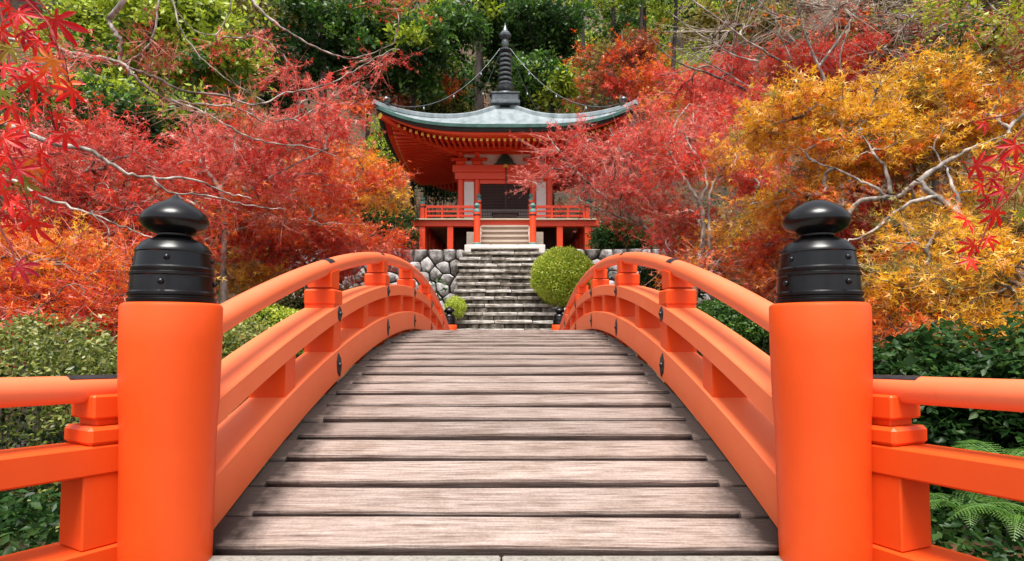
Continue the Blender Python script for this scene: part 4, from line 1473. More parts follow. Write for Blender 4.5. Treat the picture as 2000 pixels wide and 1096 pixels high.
for i, (px, lean, d) in enumerate(((1148, -20, 33), (1185, 14, 34), (1222, 40, 33), (1262, -8, 35), (1300, 26, 34))):
    words = ('first', 'second', 'third', 'fourth', 'fifth')[i]
    wood_tree('thin dark-trunked tree before the lime green wood, %s from the spire' % words, px, d, -120, .19,
              [(px + lean, -20, d, 60, 50, 1.5, 26, 'lime'), (px + lean * .5, 40, d + .6, 40, 30, 1.0, 10, 'green')], 40 + i, 'bark_dark', leaf=.16, lean=lean, group='dark thin trees before the lime green wood', nlf=7)
for i, (px, lean, d, where) in enumerate(((470, 25, 27, 'leftmost slim dark trunk on the slope, behind the red sprays'), (548, -20, 26, 'slim dark trunk on the slope, just left of the pale cedar trunk'), (706, 12, 27, 'slim dark trunk on the slope, just right of the pale cedar trunk'))):
    wood_tree(where, px, d, -120, .15, [(px + lean, 10, d, 60, 44, 1.4, 30, 'dark'), (px, 130, d + .5, 50, 40, 1.2, 22, 'dark')], 140 + i, 'bark', leaf=.16, lean=lean, group='slim trunks on the left slope', nlf=7)
wood_tree('rusty brown and orange maple on the slope right of the bronze spire', 1215, 24, 60, .10,
          [(1190, 120, 23.5, 80, 34, 1.4, 60, 'rust'), (1270, 110, 24, 70, 36, 1.3, 60, 'rust'), (1240, 165, 23, 90, 26, 1.4, 80, 'redorange'), (1150, 175, 23, 60, 22, 1.1, 40, 'rust')], 46, 'bark', leaf=.11, kind='maple', group=None)
wood_tree('reddish thin maple sapling left of the roof, against the dark cedars', 800, 26.5, 60, .08,
          [(790, 190, 26, 50, 40, 1.0, 40, 'rust'), (850, 180, 26.5, 50, 35, 1.0, 40, 'redorange'), (720, 180, 26, 60, 40, 1.0, 40, 'rust')], 47, 'bark', leaf=.10, kind='maple', group=None)

def px_shrub(name, label, cat, px, py, d, rx, ry, rd, n_, key, leaf, seed, **k):
    c = P(px, py, d)
    return shrub(name, label, cat, c, (S(rx, d), rd, S(ry, d)), n_, key, leaf, seed, **k)
px_shrub('bush', 'yellow-olive bush behind the left slope of the hall roof', 'bush', 850, 232, 28, 75, 32, 1.6, 3600, 'olive', .13, 51, lump=.2)
px_shrub('bush', 'yellow-green bush behind the left roof corner of the hall', 'bush', 765, 290, 24, 48, 60, 1.3, 4200, 'lime', .11, 52, lump=.2)
px_shrub('bush', 'dark green camellia bush left of the hall veranda', 'bush', 735, 440, 17.5, 74, 56, 1.1, 6500, 'bluegreen', .10, 53, lump=.18)
px_shrub('bush', 'dark green bush right of the hall veranda, behind the maple trunks', 'bush', 1215, 462, 17.5, 62, 34, 1.0, 4200, 'bluegreen', .10, 54, lump=.18)
px_shrub('bush', 'large dark evergreen bush on the far left behind the orange maple', 'bush', 120, 500, 12, 170, 90, 1.3, 7000, 'dark', .13, 55, lump=.2)

px_shrub('bush', 'dark green bush behind the left side of the hall, seen under its eave', 'bush', 865, 345, 27, 60, 50, 1.2, 4000, 'bluegreen', .14, 62, lump=.2)
# round clipped azaleas at the steps
px_shrub('round_bush', 'large clipped round bright green azalea at the right side of the stone steps', 'bush', 1100, 541, 13.6, 63, 58, .78, 17000, 'bush', .056, 56, lump=.032, shell=.14, nstem=8, corek='bush')
px_shrub('round_bush', 'small round yellow-green bush at the left foot of the stone steps', 'bush', 889, 600, 12.9, 21, 22, .26, 2600, 'bush', .035, 57, lump=.05, nstem=5, corek='bush')
px_shrub('bush', 'low bright green azalea seen through the left bridge railing', 'bush', 500, 650, 9.3, 130, 52, 1.0, 12000, 'bush', .05, 58, lump=.12)
px_shrub('bush', 'low fresh green bush seen through the right bridge railing', 'bush', 1440, 640, 9.3, 120, 56, 1.0, 12000, 'green', .06, 59, lump=.14)
px_shrub('bush', 'low green bush beside the boulder wall, behind the left railing', 'bush', 640, 600, 13, 110, 42, 1.0, 7000, 'hedge', .06, 60, lump=.16)
px_shrub('bush', 'dark low bush behind the right railing, below the white-barked maple', 'bush', 1290, 560, 13.5, 80, 40, .9, 5000, 'dark', .08, 61, lump=.16)

# ---------------------------------------------------------------- maples, left side
tree('maple_tree', 'pink-red maple with a thin pale trunk behind the near left post', 'maple tree',
     [([(438, 590, 10), (436, 500, 10), (440, 420, 10.1), (430, 370, 10.2), (400, 330, 10.3)], .075, .03),
      ([(440, 420, 10.1), (490, 370, 10.3), (560, 330, 10.5), (640, 290, 10.8)], .04, .014),
      ([(438, 440, 10.1), (380, 400, 10), (300, 360, 9.9), (220, 330, 10)], .04, .014),
      ([(430, 370, 10.2), (470, 310, 10.6), (540, 260, 11), (620, 210, 11.3), (700, 160, 11.5)], .03, .010),
      ([(400, 470, 10), (500, 440, 10.2), (600, 430, 10.6)], .03, .012)],
     [(310, 320, 10.4, 190, 62, 1.5, 330, 'pink'), (500, 330, 10.6, 150, 70, 1.4, 260, 'pink'), (620, 270, 11, 110, 44, 1.2, 150, 'pink'),
      (420, 420, 10.2, 180, 65, 1.3, 300, 'red'), (560, 420, 10.6, 120, 50, 1.2, 170, 'redorange'), (670, 200, 11.4, 60, 40, 1.0, 34, 'pink')], 71,
     'bark_pale', base=on_ground(440, 10), leaf=.068)
tree('maple_tree', 'red maple at the far left edge, behind the overhanging branches', 'maple tree',
     [([(60, 560, 8.4), (70, 470, 8.4), (100, 400, 8.5), (150, 350, 8.7)], .09, .03), ([(80, 440, 8.4), (160, 420, 8.4), (240, 410, 8.4)], .04, .014), ([(70, 470, 8.4), (20, 400, 8.3), (-60, 340, 8.3)], .05, .02)],
     [(190, 320, 9, 140, 55, 1.1, 220, 'pink'), (210, 430, 8.5, 150, 55, 1.0, 240, 'red'), (60, 420, 8.4, 120, 60, 1.0, 170, 'red'), (20, 330, 8.6, 110, 50, 1.0, 100, 'pink'), (310, 480, 8.8, 80, 50, .8, 90, 'red')], 72,
     'bark', base=on_ground(55, 8.4), leaf=.06)
tree('maple_tree', 'orange and yellow maple left of the hall, beside its veranda', 'maple tree',
     [([(640, 520, 14), (650, 450, 14), (670, 390, 14), (700, 350, 14)], .08, .03), ([(650, 450, 14), (600, 410, 13.8), (550, 390, 13.6)], .04, .015), ([(660, 420, 14), (720, 390, 14), (780, 370, 14)], .035, .012)],
     [(670, 325, 14, 72, 40, 1.2, 170, 'orange'), (640, 370, 13.6, 110, 36, 1.2, 200, 'redorange'), (752, 372, 14.4, 46, 16, .8, 70, 'redorange'), (735, 385, 14, 60, 18, .8, 70, 'yellow'), (600, 340, 13.8, 60, 40, 1.0, 90, 'orange')], 73,
     'bark', base=on_ground(636, 14), leaf=.072)
tree('maple_tree', 'low deep red maple behind the crest of the left handrail', 'maple tree',
     [([(600, 560, 12.2), (605, 520, 12.2), (640, 490, 12.2), (690, 475, 12.3)], .06, .02), ([(605, 520, 12.2), (560, 490, 12), (510, 480, 12)], .03, .012)],
     [(560, 480, 12, 130, 34, 1.1, 240, 'red'), (700, 470, 12.4, 90, 30, 1.0, 170, 'redorange'), (620, 520, 12, 120, 30, 1.0, 170, 'red'), (505, 545, 11.2, 60, 28, .7, 80, 'yellow'), (740, 500, 12.6, 50, 22, .8, 60, 'red')], 74,
     'bark', base=on_ground(600, 12.2), leaf=.065)
tree('maple_tree', 'feathery orange maple low at the left, just above the clipped hedge', 'maple tree',
     [([(150, 690, 6.6), (140, 610, 6.6), (110, 560, 6.5), (60, 530, 6.4)], .05, .015), ([(140, 610, 6.6), (190, 560, 6.7), (230, 530, 6.8)], .025, .010)],
     [(60, 510, 6.4, 120, 40, .8, 200, 'orange'), (180, 530, 6.8, 90, 50, .8, 200, 'orange'), (60, 590, 6.1, 130, 46, .8, 230, 'redorange'), (190, 610, 6.4, 80, 40, .7, 150, 'redorange'), (30, 650, 5.8, 90, 30, .5, 90, 'red'), (300, 560, 7.4, 60, 60, .6, 90, 'orange')], 75,
     'bark', base=on_ground(150, 6.6), leaf=.05, twl=.34, nlf=7)
tree('maple_tree', 'old maple reaching in from the left with long bare winding branches', 'maple tree',
     [([(-420, 300, 6.6), (-200, 225, 6.8), (-60, 220, 7), (70, 268, 7), (180, 298, 7.2), (240, 335, 7.4), (300, 347, 7.6), (380, 352, 7.8), (440, 375, 8), (490, 388, 8.1)], .055, .008),
      ([(-300, 262, 6.7), (-120, 300, 6.3), (0, 342, 6.2), (80, 382, 6.3), (170, 415, 6.4), (235, 440, 6.5), (305, 470, 6.6)], .028, .007),
      ([(-200, 225, 6.8), (-60, 90, 7.6), (60, 82, 8), (150, 105, 8), (235, 122, 8), (262, 150, 8), (300, 180, 8.2), (330, 195, 8.4), (400, 206, 8.6), (460, 210, 8.8), (520, 240, 9)], .032, .012),
      ([(250, -160, 8), (246, -50, 8), (240, 0, 8), (214, 35, 8), (221, 60, 8), (237, 85, 8), (232, 128, 8)], .05, .022),
      ([(240, 128, 8), (300, 150, 8.2), (360, 178, 8.3), (430, 186, 8.5), (500, 205, 8.8), (560, 182, 9), (640, 165, 9.2), (700, 132, 9.4), (770, 95, 9.6)], .024, .006),
      ([(330, 195, 8.4), (385, 212, 8.5), (450, 250, 8.8), (520, 278, 9.1), (600, 287, 9.4), (655, 305, 9.6)], .022, .008),
      ([(300, 345, 7.6), (330, 375, 7.6), (400, 380, 7.8), (480, 400, 8), (560, 410, 8.3)], .016, .006),
      ([(460, -60, 10), (500, 10, 10), (560, 60, 10), (640, 103, 10.2), (700, 113, 10.4), (770, 85, 10.5)], .030, .008),
      ([(318, -60, 8), (308, 20, 8), (296, 80, 8), (262, 112, 8), (240, 128, 8)], .018, .010),
      ([(330, -60, 8.6), (350, 50, 8.6), (400, 120, 8.8), (460, 165, 9), (500, 190, 9.2)], .014, .006),
      ([(460, -30, 9.5), (430, 60, 9.4), (380, 60, 9.2), (330, 0, 9)], .012, .006),
      ([(180, 415, 6.4), (215, 450, 6.4), (212, 490, 6.4)], .008, .004)],
     [(470, 100, 9.6, 110, 50, 1.0, 24, 'pink'), (580, 140, 10, 90, 50, .9, 20, 'pink'), (700, 150, 10.2, 80, 50, .8, 34, 'pink'), (420, 200, 9, 110, 40, .8, 24, 'rust'),
      (600, 220, 9.6, 110, 36, .8, 40, 'pink'), (160, 130, 8, 90, 40, .7, 24, 'redorange'), (300, 110, 8.2, 60, 30, .5, 16, 'rust'), (480, 290, 9.2, 100, 30, .6, 50, 'pink'), (760, 40, 10.5, 60, 40, .7, 30, 'red'),
      (330, 230, 8.4, 110, 40, .6, 22, None)], 76,
     'bark_pale', base=on_ground(-480, 6.6), leaf=.05, nlf=4, ntw=5, twr=.004, rt=.0045)

# ---------------------------------------------------------------- maples, right side
tree('maple_tree', 'pink-red maple with leaning forked trunks, its sprays veiling the hall\'s right side', 'maple tree',
     [([(1318, 540, 13), (1308, 492, 13), (1272, 455, 13), (1225, 415, 12.9), (1180, 385, 12.8), (1140, 350, 12.7), (1095, 300, 12.6), (1068, 262, 12.6)], .10, .014),
      ([(1316, 520, 13.05), (1306, 470, 13.05), (1280, 410, 13.1), (1262, 372, 13.1), (1285, 345, 13.1), (1303, 300, 13.2), (1320, 240, 13.3), (1345, 205, 13.4)], .085, .012),
      ([(1262, 372, 13.1), (1240, 345, 13), (1215, 300, 12.9), (1190, 250, 12.9)], .04, .010),
      ([(1272, 455, 13), (1230, 432, 12.7), (1190, 415, 12.5), (1150, 400, 12.4), (1100, 375, 12.4)], .035, .008),
      ([(1225, 415, 12.9), (1195, 370, 12.7), (1180, 320, 12.6), (1150, 270, 12.5)], .03, .008)],
     [(1110, 305, 12.6, 66, 40, .6, 70, 'pink'), (1180, 318, 12.8, 85, 60, 1.0, 190, 'pink'), (1280, 275, 13.2, 90, 56, 1.1, 230, 'pink'), (1150, 365, 12.7, 90, 34, .7, 90, 'pink'), (1062, 335, 12.5, 40, 26, .4, 14, 'pink'),
      (1230, 360, 12.8, 80, 50, .8, 120, 'pink'), (1340, 260, 13.4, 60, 50, .9, 100, 'pink'), (1250, 420, 13.2, 90, 36, .7, 80, 'red')], 81,
     'bark_pale', base=on_ground(1320, 13), leaf=.062, nlf=5, sweep=.24, twl=.6)
tree('maple_tree', 'slender white-barked maple behind the right handrail', 'maple tree',
     [([(1356, 590, 11), (1366, 510, 11), (1376, 450, 11), (1366, 400, 11), (1356, 378, 11), (1335, 345, 11.1), (1310, 300, 11.2)], .075, .02),
      ([(1366, 395, 11), (1380, 360, 11), (1372, 320, 11.1), (1350, 290, 11.2), (1335, 260, 11.3)], .035, .012),
      ([(1372, 560, 11.1), (1386, 490, 11.1), (1384, 430, 11.1), (1388, 370, 11.1), (1420, 320, 11.2), (1460, 290, 11.3)], .045, .014),
      ([(1380, 540, 11), (1420, 490, 10.8), (1450, 440, 10.7), (1475, 380, 10.6)], .028, .010)],
     [(1330, 320, 11.4, 70, 50, .9, 120, 'red'), (1430, 270, 11.6, 90, 50, 1.0, 170, 'pink'), (1340, 440, 12, 70, 60, .9, 150, 'red'), (1410, 330, 11.2, 60, 34, .7, 90, 'gold'), (1470, 350, 11.4, 80, 46, .8, 130, 'pink'),
      (1440, 470, 10.8, 80, 40, .8, 140, 'gold'), (1400, 520, 11.2, 90, 40, .8, 130, 'orange'), (1500, 440, 10.8, 70, 50, .8, 130, 'gold')], 82,
     'bark_pale', base=on_ground(1354, 11), leaf=.062)
tree('maple_tree', 'bright red maple high on the right, above the golden tree', 'maple tree',
     [([(1520, 420, 15), (1530, 330, 15), (1545, 240, 15), (1548, 170, 15), (1535, 110, 15)], .09, .03), ([(1545, 240, 15), (1480, 190, 15), (1400, 150, 15), (1320, 120, 15), (1270, 75, 15)], .05, .014), ([(1545, 220, 15), (1620, 170, 15), (1680, 120, 15)], .045, .014)],
     [(1390, 170, 17.5, 110, 44, 1.6, 330, 'pink'), (1500, 150, 15, 110, 50, 1.4, 320, 'red'), (1600, 130, 15, 90, 50, 1.3, 240, 'pink'), (1330, 205, 19, 90, 34, 1.4, 190, 'orange'), (1480, 230, 14.6, 120, 40, 1.3, 240, 'pink'), (1660, 160, 14.6, 80, 60, 1.2, 160, 'red')], 83,
     'bark', base=on_ground(1516, 15), leaf=.075)
tree('maple_tree', 'golden yellow maple behind the near right post, with a zigzag limb', 'maple tree',
     [([(2120, 640, 6.2), (2000, 545, 6.4), (1935, 480, 6.7), (1880, 425, 6.9), (1832, 385, 7.1), (1792, 356, 7.2), (1768, 374, 7.3), (1742, 386, 7.4), (1700, 362, 7.5), (1650, 338, 7.7), (1585, 315, 7.9)], .06, .012),
      ([(1742, 386, 7.4), (1690, 390, 7.5), (1660, 410, 7.6), (1640, 440, 7.6)], .035, .028),
      ([(1832, 385, 7.1), (1780, 395, 7.2), (1735, 425, 7.3), (1700, 455, 7.3), (1660, 470, 7.4), (1630, 462, 7.4)], .03, .010),
      ([(1792, 356, 7.2), (1840, 320, 7.2), (1900, 290, 7.2), (1970, 262, 7.3)], .04, .012),
      ([(1740, 380, 7.4), (1730, 330, 7.6), (1700, 290, 7.8), (1680, 250, 8)], .03, .010),
      ([(1880, 425, 6.9), (1860, 360, 7.1), (1830, 300, 7.4)], .03, .01)],
     [(1580, 235, 8.6, 110, 44, 1.0, 330, 'gold'), (1700, 225, 8.6, 110, 50, 1.0, 330, 'gold'), (1820, 220, 8.4, 120, 56, 1.0, 330, 'gold'), (1640, 300, 8.4, 120, 36, .9, 220, 'gold'), (1780, 300, 8, 100, 40, .8, 170, 'gold'),
      (1930, 220, 8, 100, 70, 1.0, 240, 'orange'), (1960, 330, 7.6, 80, 50, .8, 130, 'gold'), (1590, 390, 8.6, 80, 32, .8, 130, 'gold'), (1880, 380, 7.6, 90, 46, .7, 110, 'gold'), (1900, 150, 8.4, 100, 30, .8, 90, 'gold')], 84,
     'bark_pale', base=on_ground(2160, 6.0), leaf=.058, nlf=8, ntw=4, twl=.34, twig='twig_brown')
tree('maple_tree', 'low gold and brown maple at the right edge, above the dark shrubs', 'maple tree',
     [([(1870, 690, 5.6), (1850, 620, 5.7), (1830, 560, 5.9), (1800, 520, 6.1)], .05, .02), ([(1850, 620, 5.7), (1920, 580, 5.6), (1990, 560, 5.6)], .028, .010), ([(1960, 740, 5), (1900, 690, 5.2), (1860, 640, 5.5)], .02, .01), ([(1850, 625, 5.7), (1790, 640, 5.7), (1730, 665, 5.7)], .022, .008)],
     [(1790, 500, 6.6, 110, 44, .8, 190, 'gold'), (1900, 540, 6.0, 110, 50, .7, 220, 'gold'), (1780, 590, 6.0, 90, 40, .6, 170, 'gold'), (1930, 620, 5.6, 90, 36, .5, 140, 'gold'), (1750, 650, 5.8, 60, 30, .4, 80, 'orange'), (1980, 470, 6.4, 70, 50, .6, 100, 'olive'), (1840, 450, 7, 80, 30, .6, 80, 'olive')], 85,
     'bark', base=on_ground(1880, 5.6), leaf=.05, twl=.3, nlf=8, ntw=4, twig='twig_brown')
tree('maple_tree', 'deep red maple between the golden tree and the near right post', 'maple tree',
     [([(1660, 620, 9.2), (1670, 540, 9.2), (1690, 480, 9.2), (1720, 440, 9.2)], .06, .02), ([(1670, 540, 9.2), (1620, 500, 9.2), (1570, 480, 9.2)], .03, .012)],
     [(1710, 420, 9.4, 90, 40, .9, 180, 'red'), (1730, 500, 9, 80, 46, .8, 190, 'red'), (1560, 480, 9.6, 80, 50, .9, 160, 'redorange'), (1490, 540, 9.8, 70, 40, .8, 120, 'orange'), (1700, 570, 9, 70, 36, .7, 110, 'red'), (1640, 350, 9.8, 90, 36, .8, 120, 'pink')], 86,
     'bark', base=on_ground(1655, 9.2), leaf=.06)
tree('bare_tree', 'nearly leafless grey-brown tree fanning its twigs along the upper right', 'tree',
     [([(1640, 330, 13.8), (1640, 260, 13.8), (1625, 200, 13.8), (1600, 130, 13.8), (1570, 60, 13.8), (1550, -40, 13.8)], .09, .02),
      ([(1630, 215, 13.8), (1690, 130, 13.8), (1760, 60, 13.8), (1820, -20, 13.8)], .038, .014),
      ([(1620, 190, 13.8), (1540, 130, 13.8), (1460, 80, 13.8), (1380, 20, 13.8), (1320, -20, 13.8)], .038, .014),
      ([(1600, 130, 13.8), (1650, 60, 13.8), (1690, -20, 13.8)], .05, .015),
      ([(1560, 40, 13.8), (1500, 20, 13.8), (1460, -30, 13.8)], .03, .012),
      ([(1640, 300, 13.8), (1690, 240, 13.4), (1760, 180, 13.2), (1840, 130, 13.2), (1900, 40, 13.2)], .035, .010),
      ([(1545, 320, 14), (1540, 240, 14), (1552, 180, 14), (1545, 120, 14), (1520, 60, 14), (1500, -20, 14)], .035, .012),
      ([(1660, 190, 13.8), (1640, 120, 13.6), (1660, 40, 13.6), (1650, -30, 13.6)], .028, .010),
      ([(1690, 130, 13.6), (1720, 70, 13.6), (1730, -20, 13.6)], .026, .010),
      ([(1480, 120, 13.8), (1440, 110, 13.8), (1370, 70, 13.9), (1300, 20, 14)], .026, .008),
      ([(1500, 190, 14), (1430, 150, 14), (1360, 110, 14), (1290, 85, 14)], .024, .008)],
     [(1440, 30, 13.8, 80, 60, 1.4, 40, None), (1530, 30, 13.8, 90, 70, 1.4, 50, None), (1650, 30, 13.8, 100, 70, 1.4, 60, None), (1770, 40, 13.8, 110, 70, 1.5, 70, None), (1720, 130, 13.4, 90, 50, 1.2, 50, None), (1860, 60, 13.4, 90, 70, 1.3, 40, 'rust'),
      (1560, 20, 14.0, 80, 40, 1.0, 14, 'redorange')], 87,
     'bark_pale', 'twig_grey', base=on_ground(1645, 13.8), leaf=.09, nlf=2, ntw=5, twl=1.3, twr=.0085, rt=.010, sweep=.2)
tree('tree', 'light lime-green leafed tree in the upper right corner', 'tree',
     [([(2200, 300, 8), (2130, 120, 8), (2040, 60, 8), (1960, 30, 8)], .06, .02)],
     [(1925, 70, 8, 40, 34, .4, 40, 'lime'), (1975, 25, 8, 50, 30, .4, 34, 'lime'), (1960, 110, 8.2, 60, 30, .5, 34, 'olive'), (1870, 20, 8.4, 50, 25, .4, 14, 'lime')], 88,
     'bark', base=on_ground(2230, 8), leaf=.055, kind='oval')
wood_tree('olive and rust thicket tree in the upper right, behind the bare twigs', 1830, 24, -120, .15,
          [(1750, 60, 24, 130, 70, 1.8, 130, 'olive'), (1900, 90, 23, 130, 60, 1.6, 120, 'rust'), (1600, 60, 25, 110, 70, 1.6, 90, 'rust'), (1450, 60, 25, 110, 60, 1.6, 90, 'olive'), (1950, 10, 24, 100, 50, 1.5, 80, 'green')], 89, group=None)

# ---------------------------------------------------------------- near shrubs, hedge, ferns
def hedge(label, boxes, n_, key, leaf, seed):
    g = np.random.default_rng(seed)
    (xa, ya, xb, yb, w, zt) = boxes
    n1 = n_
    t = g.uniform(0, 1, n1); s = g.uniform(-1, 1, n1); hh = g.uniform(0, 1, n1)
    top = g.random(n1) < .5
    s = np.where(top, s, np.sign(s) * (1 - .22 * g.random(n1) ** 2))
    hh = np.where(top, 1 - .14 * g.random(n1) ** 1.5, hh)
    hh = np.minimum(hh, 1 - .22 * np.abs(s) ** 4)
    x = xa + (xb - xa) * t; y = ya + (yb - ya) * t
    dx, dy = xb - xa, yb - ya; ln = math.hypot(dx, dy)
    x = x + s * w * -dy / ln; y = y + s * w * dx / ln
    zg = ground_z(x, y)
    lump = .06 * np.sin(t * 23) + .05 * np.sin(t * 57 + s * 7) + .05 * np.sin(s * 9 + t * 11) + .05 * g.normal(size=n1) * (g.random(n1) < .3)
    z = zg + (zt - zg) * hh + lump * (hh > .5)
    x = x + lump * .6; y = y + lump * .5
    b0 = np.array((xa, ya, float(ground_z(xa, ya))))
    root = thing('hedge', label, 'hedge', tuple(b0))
    V, F = leaves_vf(np.stack([x, y, z], 1), leaf, 'oval', .25, g)
    B_ = Batch(); B_.add(V, F); tag(B_.build('foliage', L[key], root, False, b0), kind='stuff')
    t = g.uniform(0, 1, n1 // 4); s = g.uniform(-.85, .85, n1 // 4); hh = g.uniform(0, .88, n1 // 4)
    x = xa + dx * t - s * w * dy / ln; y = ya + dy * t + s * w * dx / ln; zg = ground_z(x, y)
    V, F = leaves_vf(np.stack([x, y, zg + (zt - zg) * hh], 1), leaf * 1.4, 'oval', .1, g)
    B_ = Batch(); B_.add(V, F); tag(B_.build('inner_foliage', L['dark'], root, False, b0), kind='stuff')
    ns_ = 90
    t = g.uniform(0, 1, ns_); s = g.uniform(-.6, .6, ns_)
    x = xa + dx * t - s * w * dy / ln; y = ya + dy * t + s * w * dx / ln; zg = ground_z(x, y)
    a = np.stack([x, y, zg - .03], 1); b = a + np.stack([g.normal(size=ns_) * .12, g.normal(size=ns_) * .12, (zt - zg) * g.uniform(.6, .9, ns_)], 1)
    V, F = tubes(np.stack([a, (a + b) / 2 + g.normal(size=(ns_, 3)) * .03, b], 1), np.broadcast_to((.012, .009, .004), (ns_, 3)), 4)
    B_ = Batch(); B_.add(V, F); tag(B_.build('stems', M['bark'], root, True, b0), kind='stuff')
    return root
hedge('clipped pale green hedge behind the left fence, beside the near left post', (-1.75, 4.1, -6.2, 3.3, .55, .82), 46000, 'hedge', .040, 91)
px_shrub('shrub', 'dark glossy broad-leafed shrub close behind the right fence, next to the post', 'shrub', 1800, 800, 3.9, 130, 150, .5, 6500, 'bluegreen', .065, 92, lump=.2, shell=.5, up=.6)
px_shrub('shrub', 'dark glossy broad-leafed shrub at the right edge of the picture', 'shrub', 1990, 800, 3.6, 120, 150, .5, 6000, 'bluegreen', .065, 93, lump=.2, shell=.5, up=.6)
px_shrub('shrub', 'low dark shrub under the ferns behind the right fence', 'shrub', 1900, 1020, 3.0, 150, 110, .4, 7000, 'dark', .05, 94, lump=.2, shell=.5)
fern('bright green fern between the right handrail and middle beam', P(1965, 905, 2.5), 9, .30, 95)
fern('bright green fern below the middle beam of the right fence', P(1885, 1000, 2.45), 9, .27, 96)
fern('fern at the right edge, low behind the right fence', P(1998, 1020, 2.3), 8, .26, 97)

# ---------------------------------------------------------------- close maple sprays
def big_leaf_mesh(name, mat, g, fold=.10, droop=.12):
    lobes = [(-128, .42), (-86, .72), (-43, .92), (0, 1.0), (43, .92), (86, .72), (128, .42)]
    V = [(0, 0, .0)]; F = []
    out = []
    for i, (a, ln) in enumerate(lobes):
        a = R(a + g.uniform(-5, 5)); ln *= g.uniform(.88, 1.08)
        def q(r_, da, z):
            return (r_ * math.sin(a + da), r_ * math.cos(a + da), z - droop * r_ * r_)
        seq = [q(.20 if i else .12, -R(24), 0), q(ln * .42, -R(14), fold * .5 * ln), q(ln * .60, -R(12.5), fold * .5 * ln), q(ln * .80, -R(6), fold * .2), q(ln, 0, -.04), q(ln * .80, R(6), fold * .2), q(ln * .60, R(12.5), fold * .5 * ln), q(ln * .42, R(14), fold * .5 * ln)]
        rib1 = q(ln * .5, 0, -.0); rib0 = (0, 0, 0)
        n0 = len(V); V += seq + [rib1, q(ln * .78, 0, -.01)]
        r1, r2 = n0 + 8, n0 + 9
        F += [(0, n0, n0 + 1, r1), (n0 + 1, n0 + 2, r1), (n0 + 2, n0 + 3, r2, r1), (n0 + 3, n0 + 4, r2), (n0 + 4, n0 + 5, r2), (n0 + 5, n0 + 6, r1, r2), (n0 + 6, n0 + 7, r1), (n0 + 7, n0 + 7, r1)]
        F = F[:-1]
        nxt = n0 + 10 if i < 6 else None
        if nxt: F.append((0, r1, n0 + 7, nxt))
        else: F.append((0, r1, n0 + 7))
    # petiole
    T_, TF = tubes([[(0, 0, 0), (0, -.28, .05), (.02, -.6, .16)]], [[.014, .012, .016]], 4)
    n0 = len(V); V += [tuple(v) for v in T_]; F += [tuple(int(i) + n0 for i in f) for f in TF]
    me = mesh_poly(name, V, F, mat)
    return me

def big_leaf_mat(name, c_mid, c_edge, c_alt):
    m = bpy.data.materials.new(name); m.use_nodes = True
    n = m.node_tree.nodes; l = m.node_tree.links; n.clear()
    out = n.new('ShaderNodeOutputMaterial')
    tc = n.new('ShaderNodeTexCoord')
    ln = n.new('ShaderNodeVectorMath'); ln.operation = 'LENGTH'
    l.new(tc.outputs['Object'], ln.inputs[0])
    t = noise(n, l, 2.4, 4)
    ad = n.new('ShaderNodeMath'); ad.operation = 'MULTIPLY_ADD'; ad.inputs[1].default_value = .9
    l.new(t.outputs[0], ad.inputs[0]); l.new(ln.outputs['Value'], ad.inputs[2])
    r = ramp(n, [(.45, c_mid), (.95, c_edge)])
    sb_ = n.new('ShaderNodeMath'); sb_.operation = 'MULTIPLY'; sb_.inputs[1].default_value = .72
    l.new(ad.outputs[0], sb_.inputs[0]); l.new(sb_.outputs[0], r.inputs[0])
    oi = n.new('ShaderNodeObjectInfo')
    mx = n.new('ShaderNodeMix'); mx.data_type = 'RGBA'
    mr = n.new('ShaderNodeMapRange'); mr.inputs[1].default_value = .6; mr.inputs[2].default_value = 1; mr.inputs[4].default_value = .7
    l.new(oi.outputs['Random'], mr.inputs[0]); l.new(mr.outputs[0], mx.inputs[0])
    l.new(r.outputs[0], mx.inputs[6]); mx.inputs[7].default_value = (*c_alt, 1)
    d = n.new('ShaderNodeBsdfDiffuse'); tr = n.new('ShaderNodeBsdfTranslucent'); gl = n.new('ShaderNodeBsdfGlossy'); gl.inputs[1].default_value = .4
    l.new(mx.outputs[2], d.inputs[0]); l.new(mx.outputs[2], tr.inputs[0])
    m1 = n.new('ShaderNodeMixShader'); m1.inputs[0].default_value = .38
    l.new(d.outputs[0], m1.inputs[1]); l.new(tr.outputs[0], m1.inputs[2])
    m2 = n.new('ShaderNodeMixShader'); m2.inputs[0].default_value = .03
    l.new(m1.outputs[0], m2.inputs[1]); l.new(gl.outputs[0], m2.inputs[2]); l.new(m2.outputs[0], out.inputs[0])
    return m
ML = {'r': big_leaf_mat('big_leaf_red', (.74, .03, .012), (.72, .007, .014), (.50, .005, .018)),
      'o': big_leaf_mat('big_leaf_orange', (.80, .26, .03), (.84, .05, .02), (.80, .10, .02)),
      'g': big_leaf_mat('big_leaf_olive', (.30, .26, .03), (.34, .12, .02), (.22, .24, .03)),
      'y': big_leaf_mat('big_leaf_green', (.30, .38, .04), (.40, .34, .05), (.30, .38, .04)),
      'd': big_leaf_mat('big_leaf_crimson', (.50, .01, .02), (.42, .006, .03), (.30, .01, .03))}
gl_ = np.random.default_rng(99)
LM = {k: [big_leaf_mesh('leaf', ML[k], gl_, gl_.uniform(.05, .16), gl_.uniform(.05, .28)) for _ in range(4)] for k in ML}

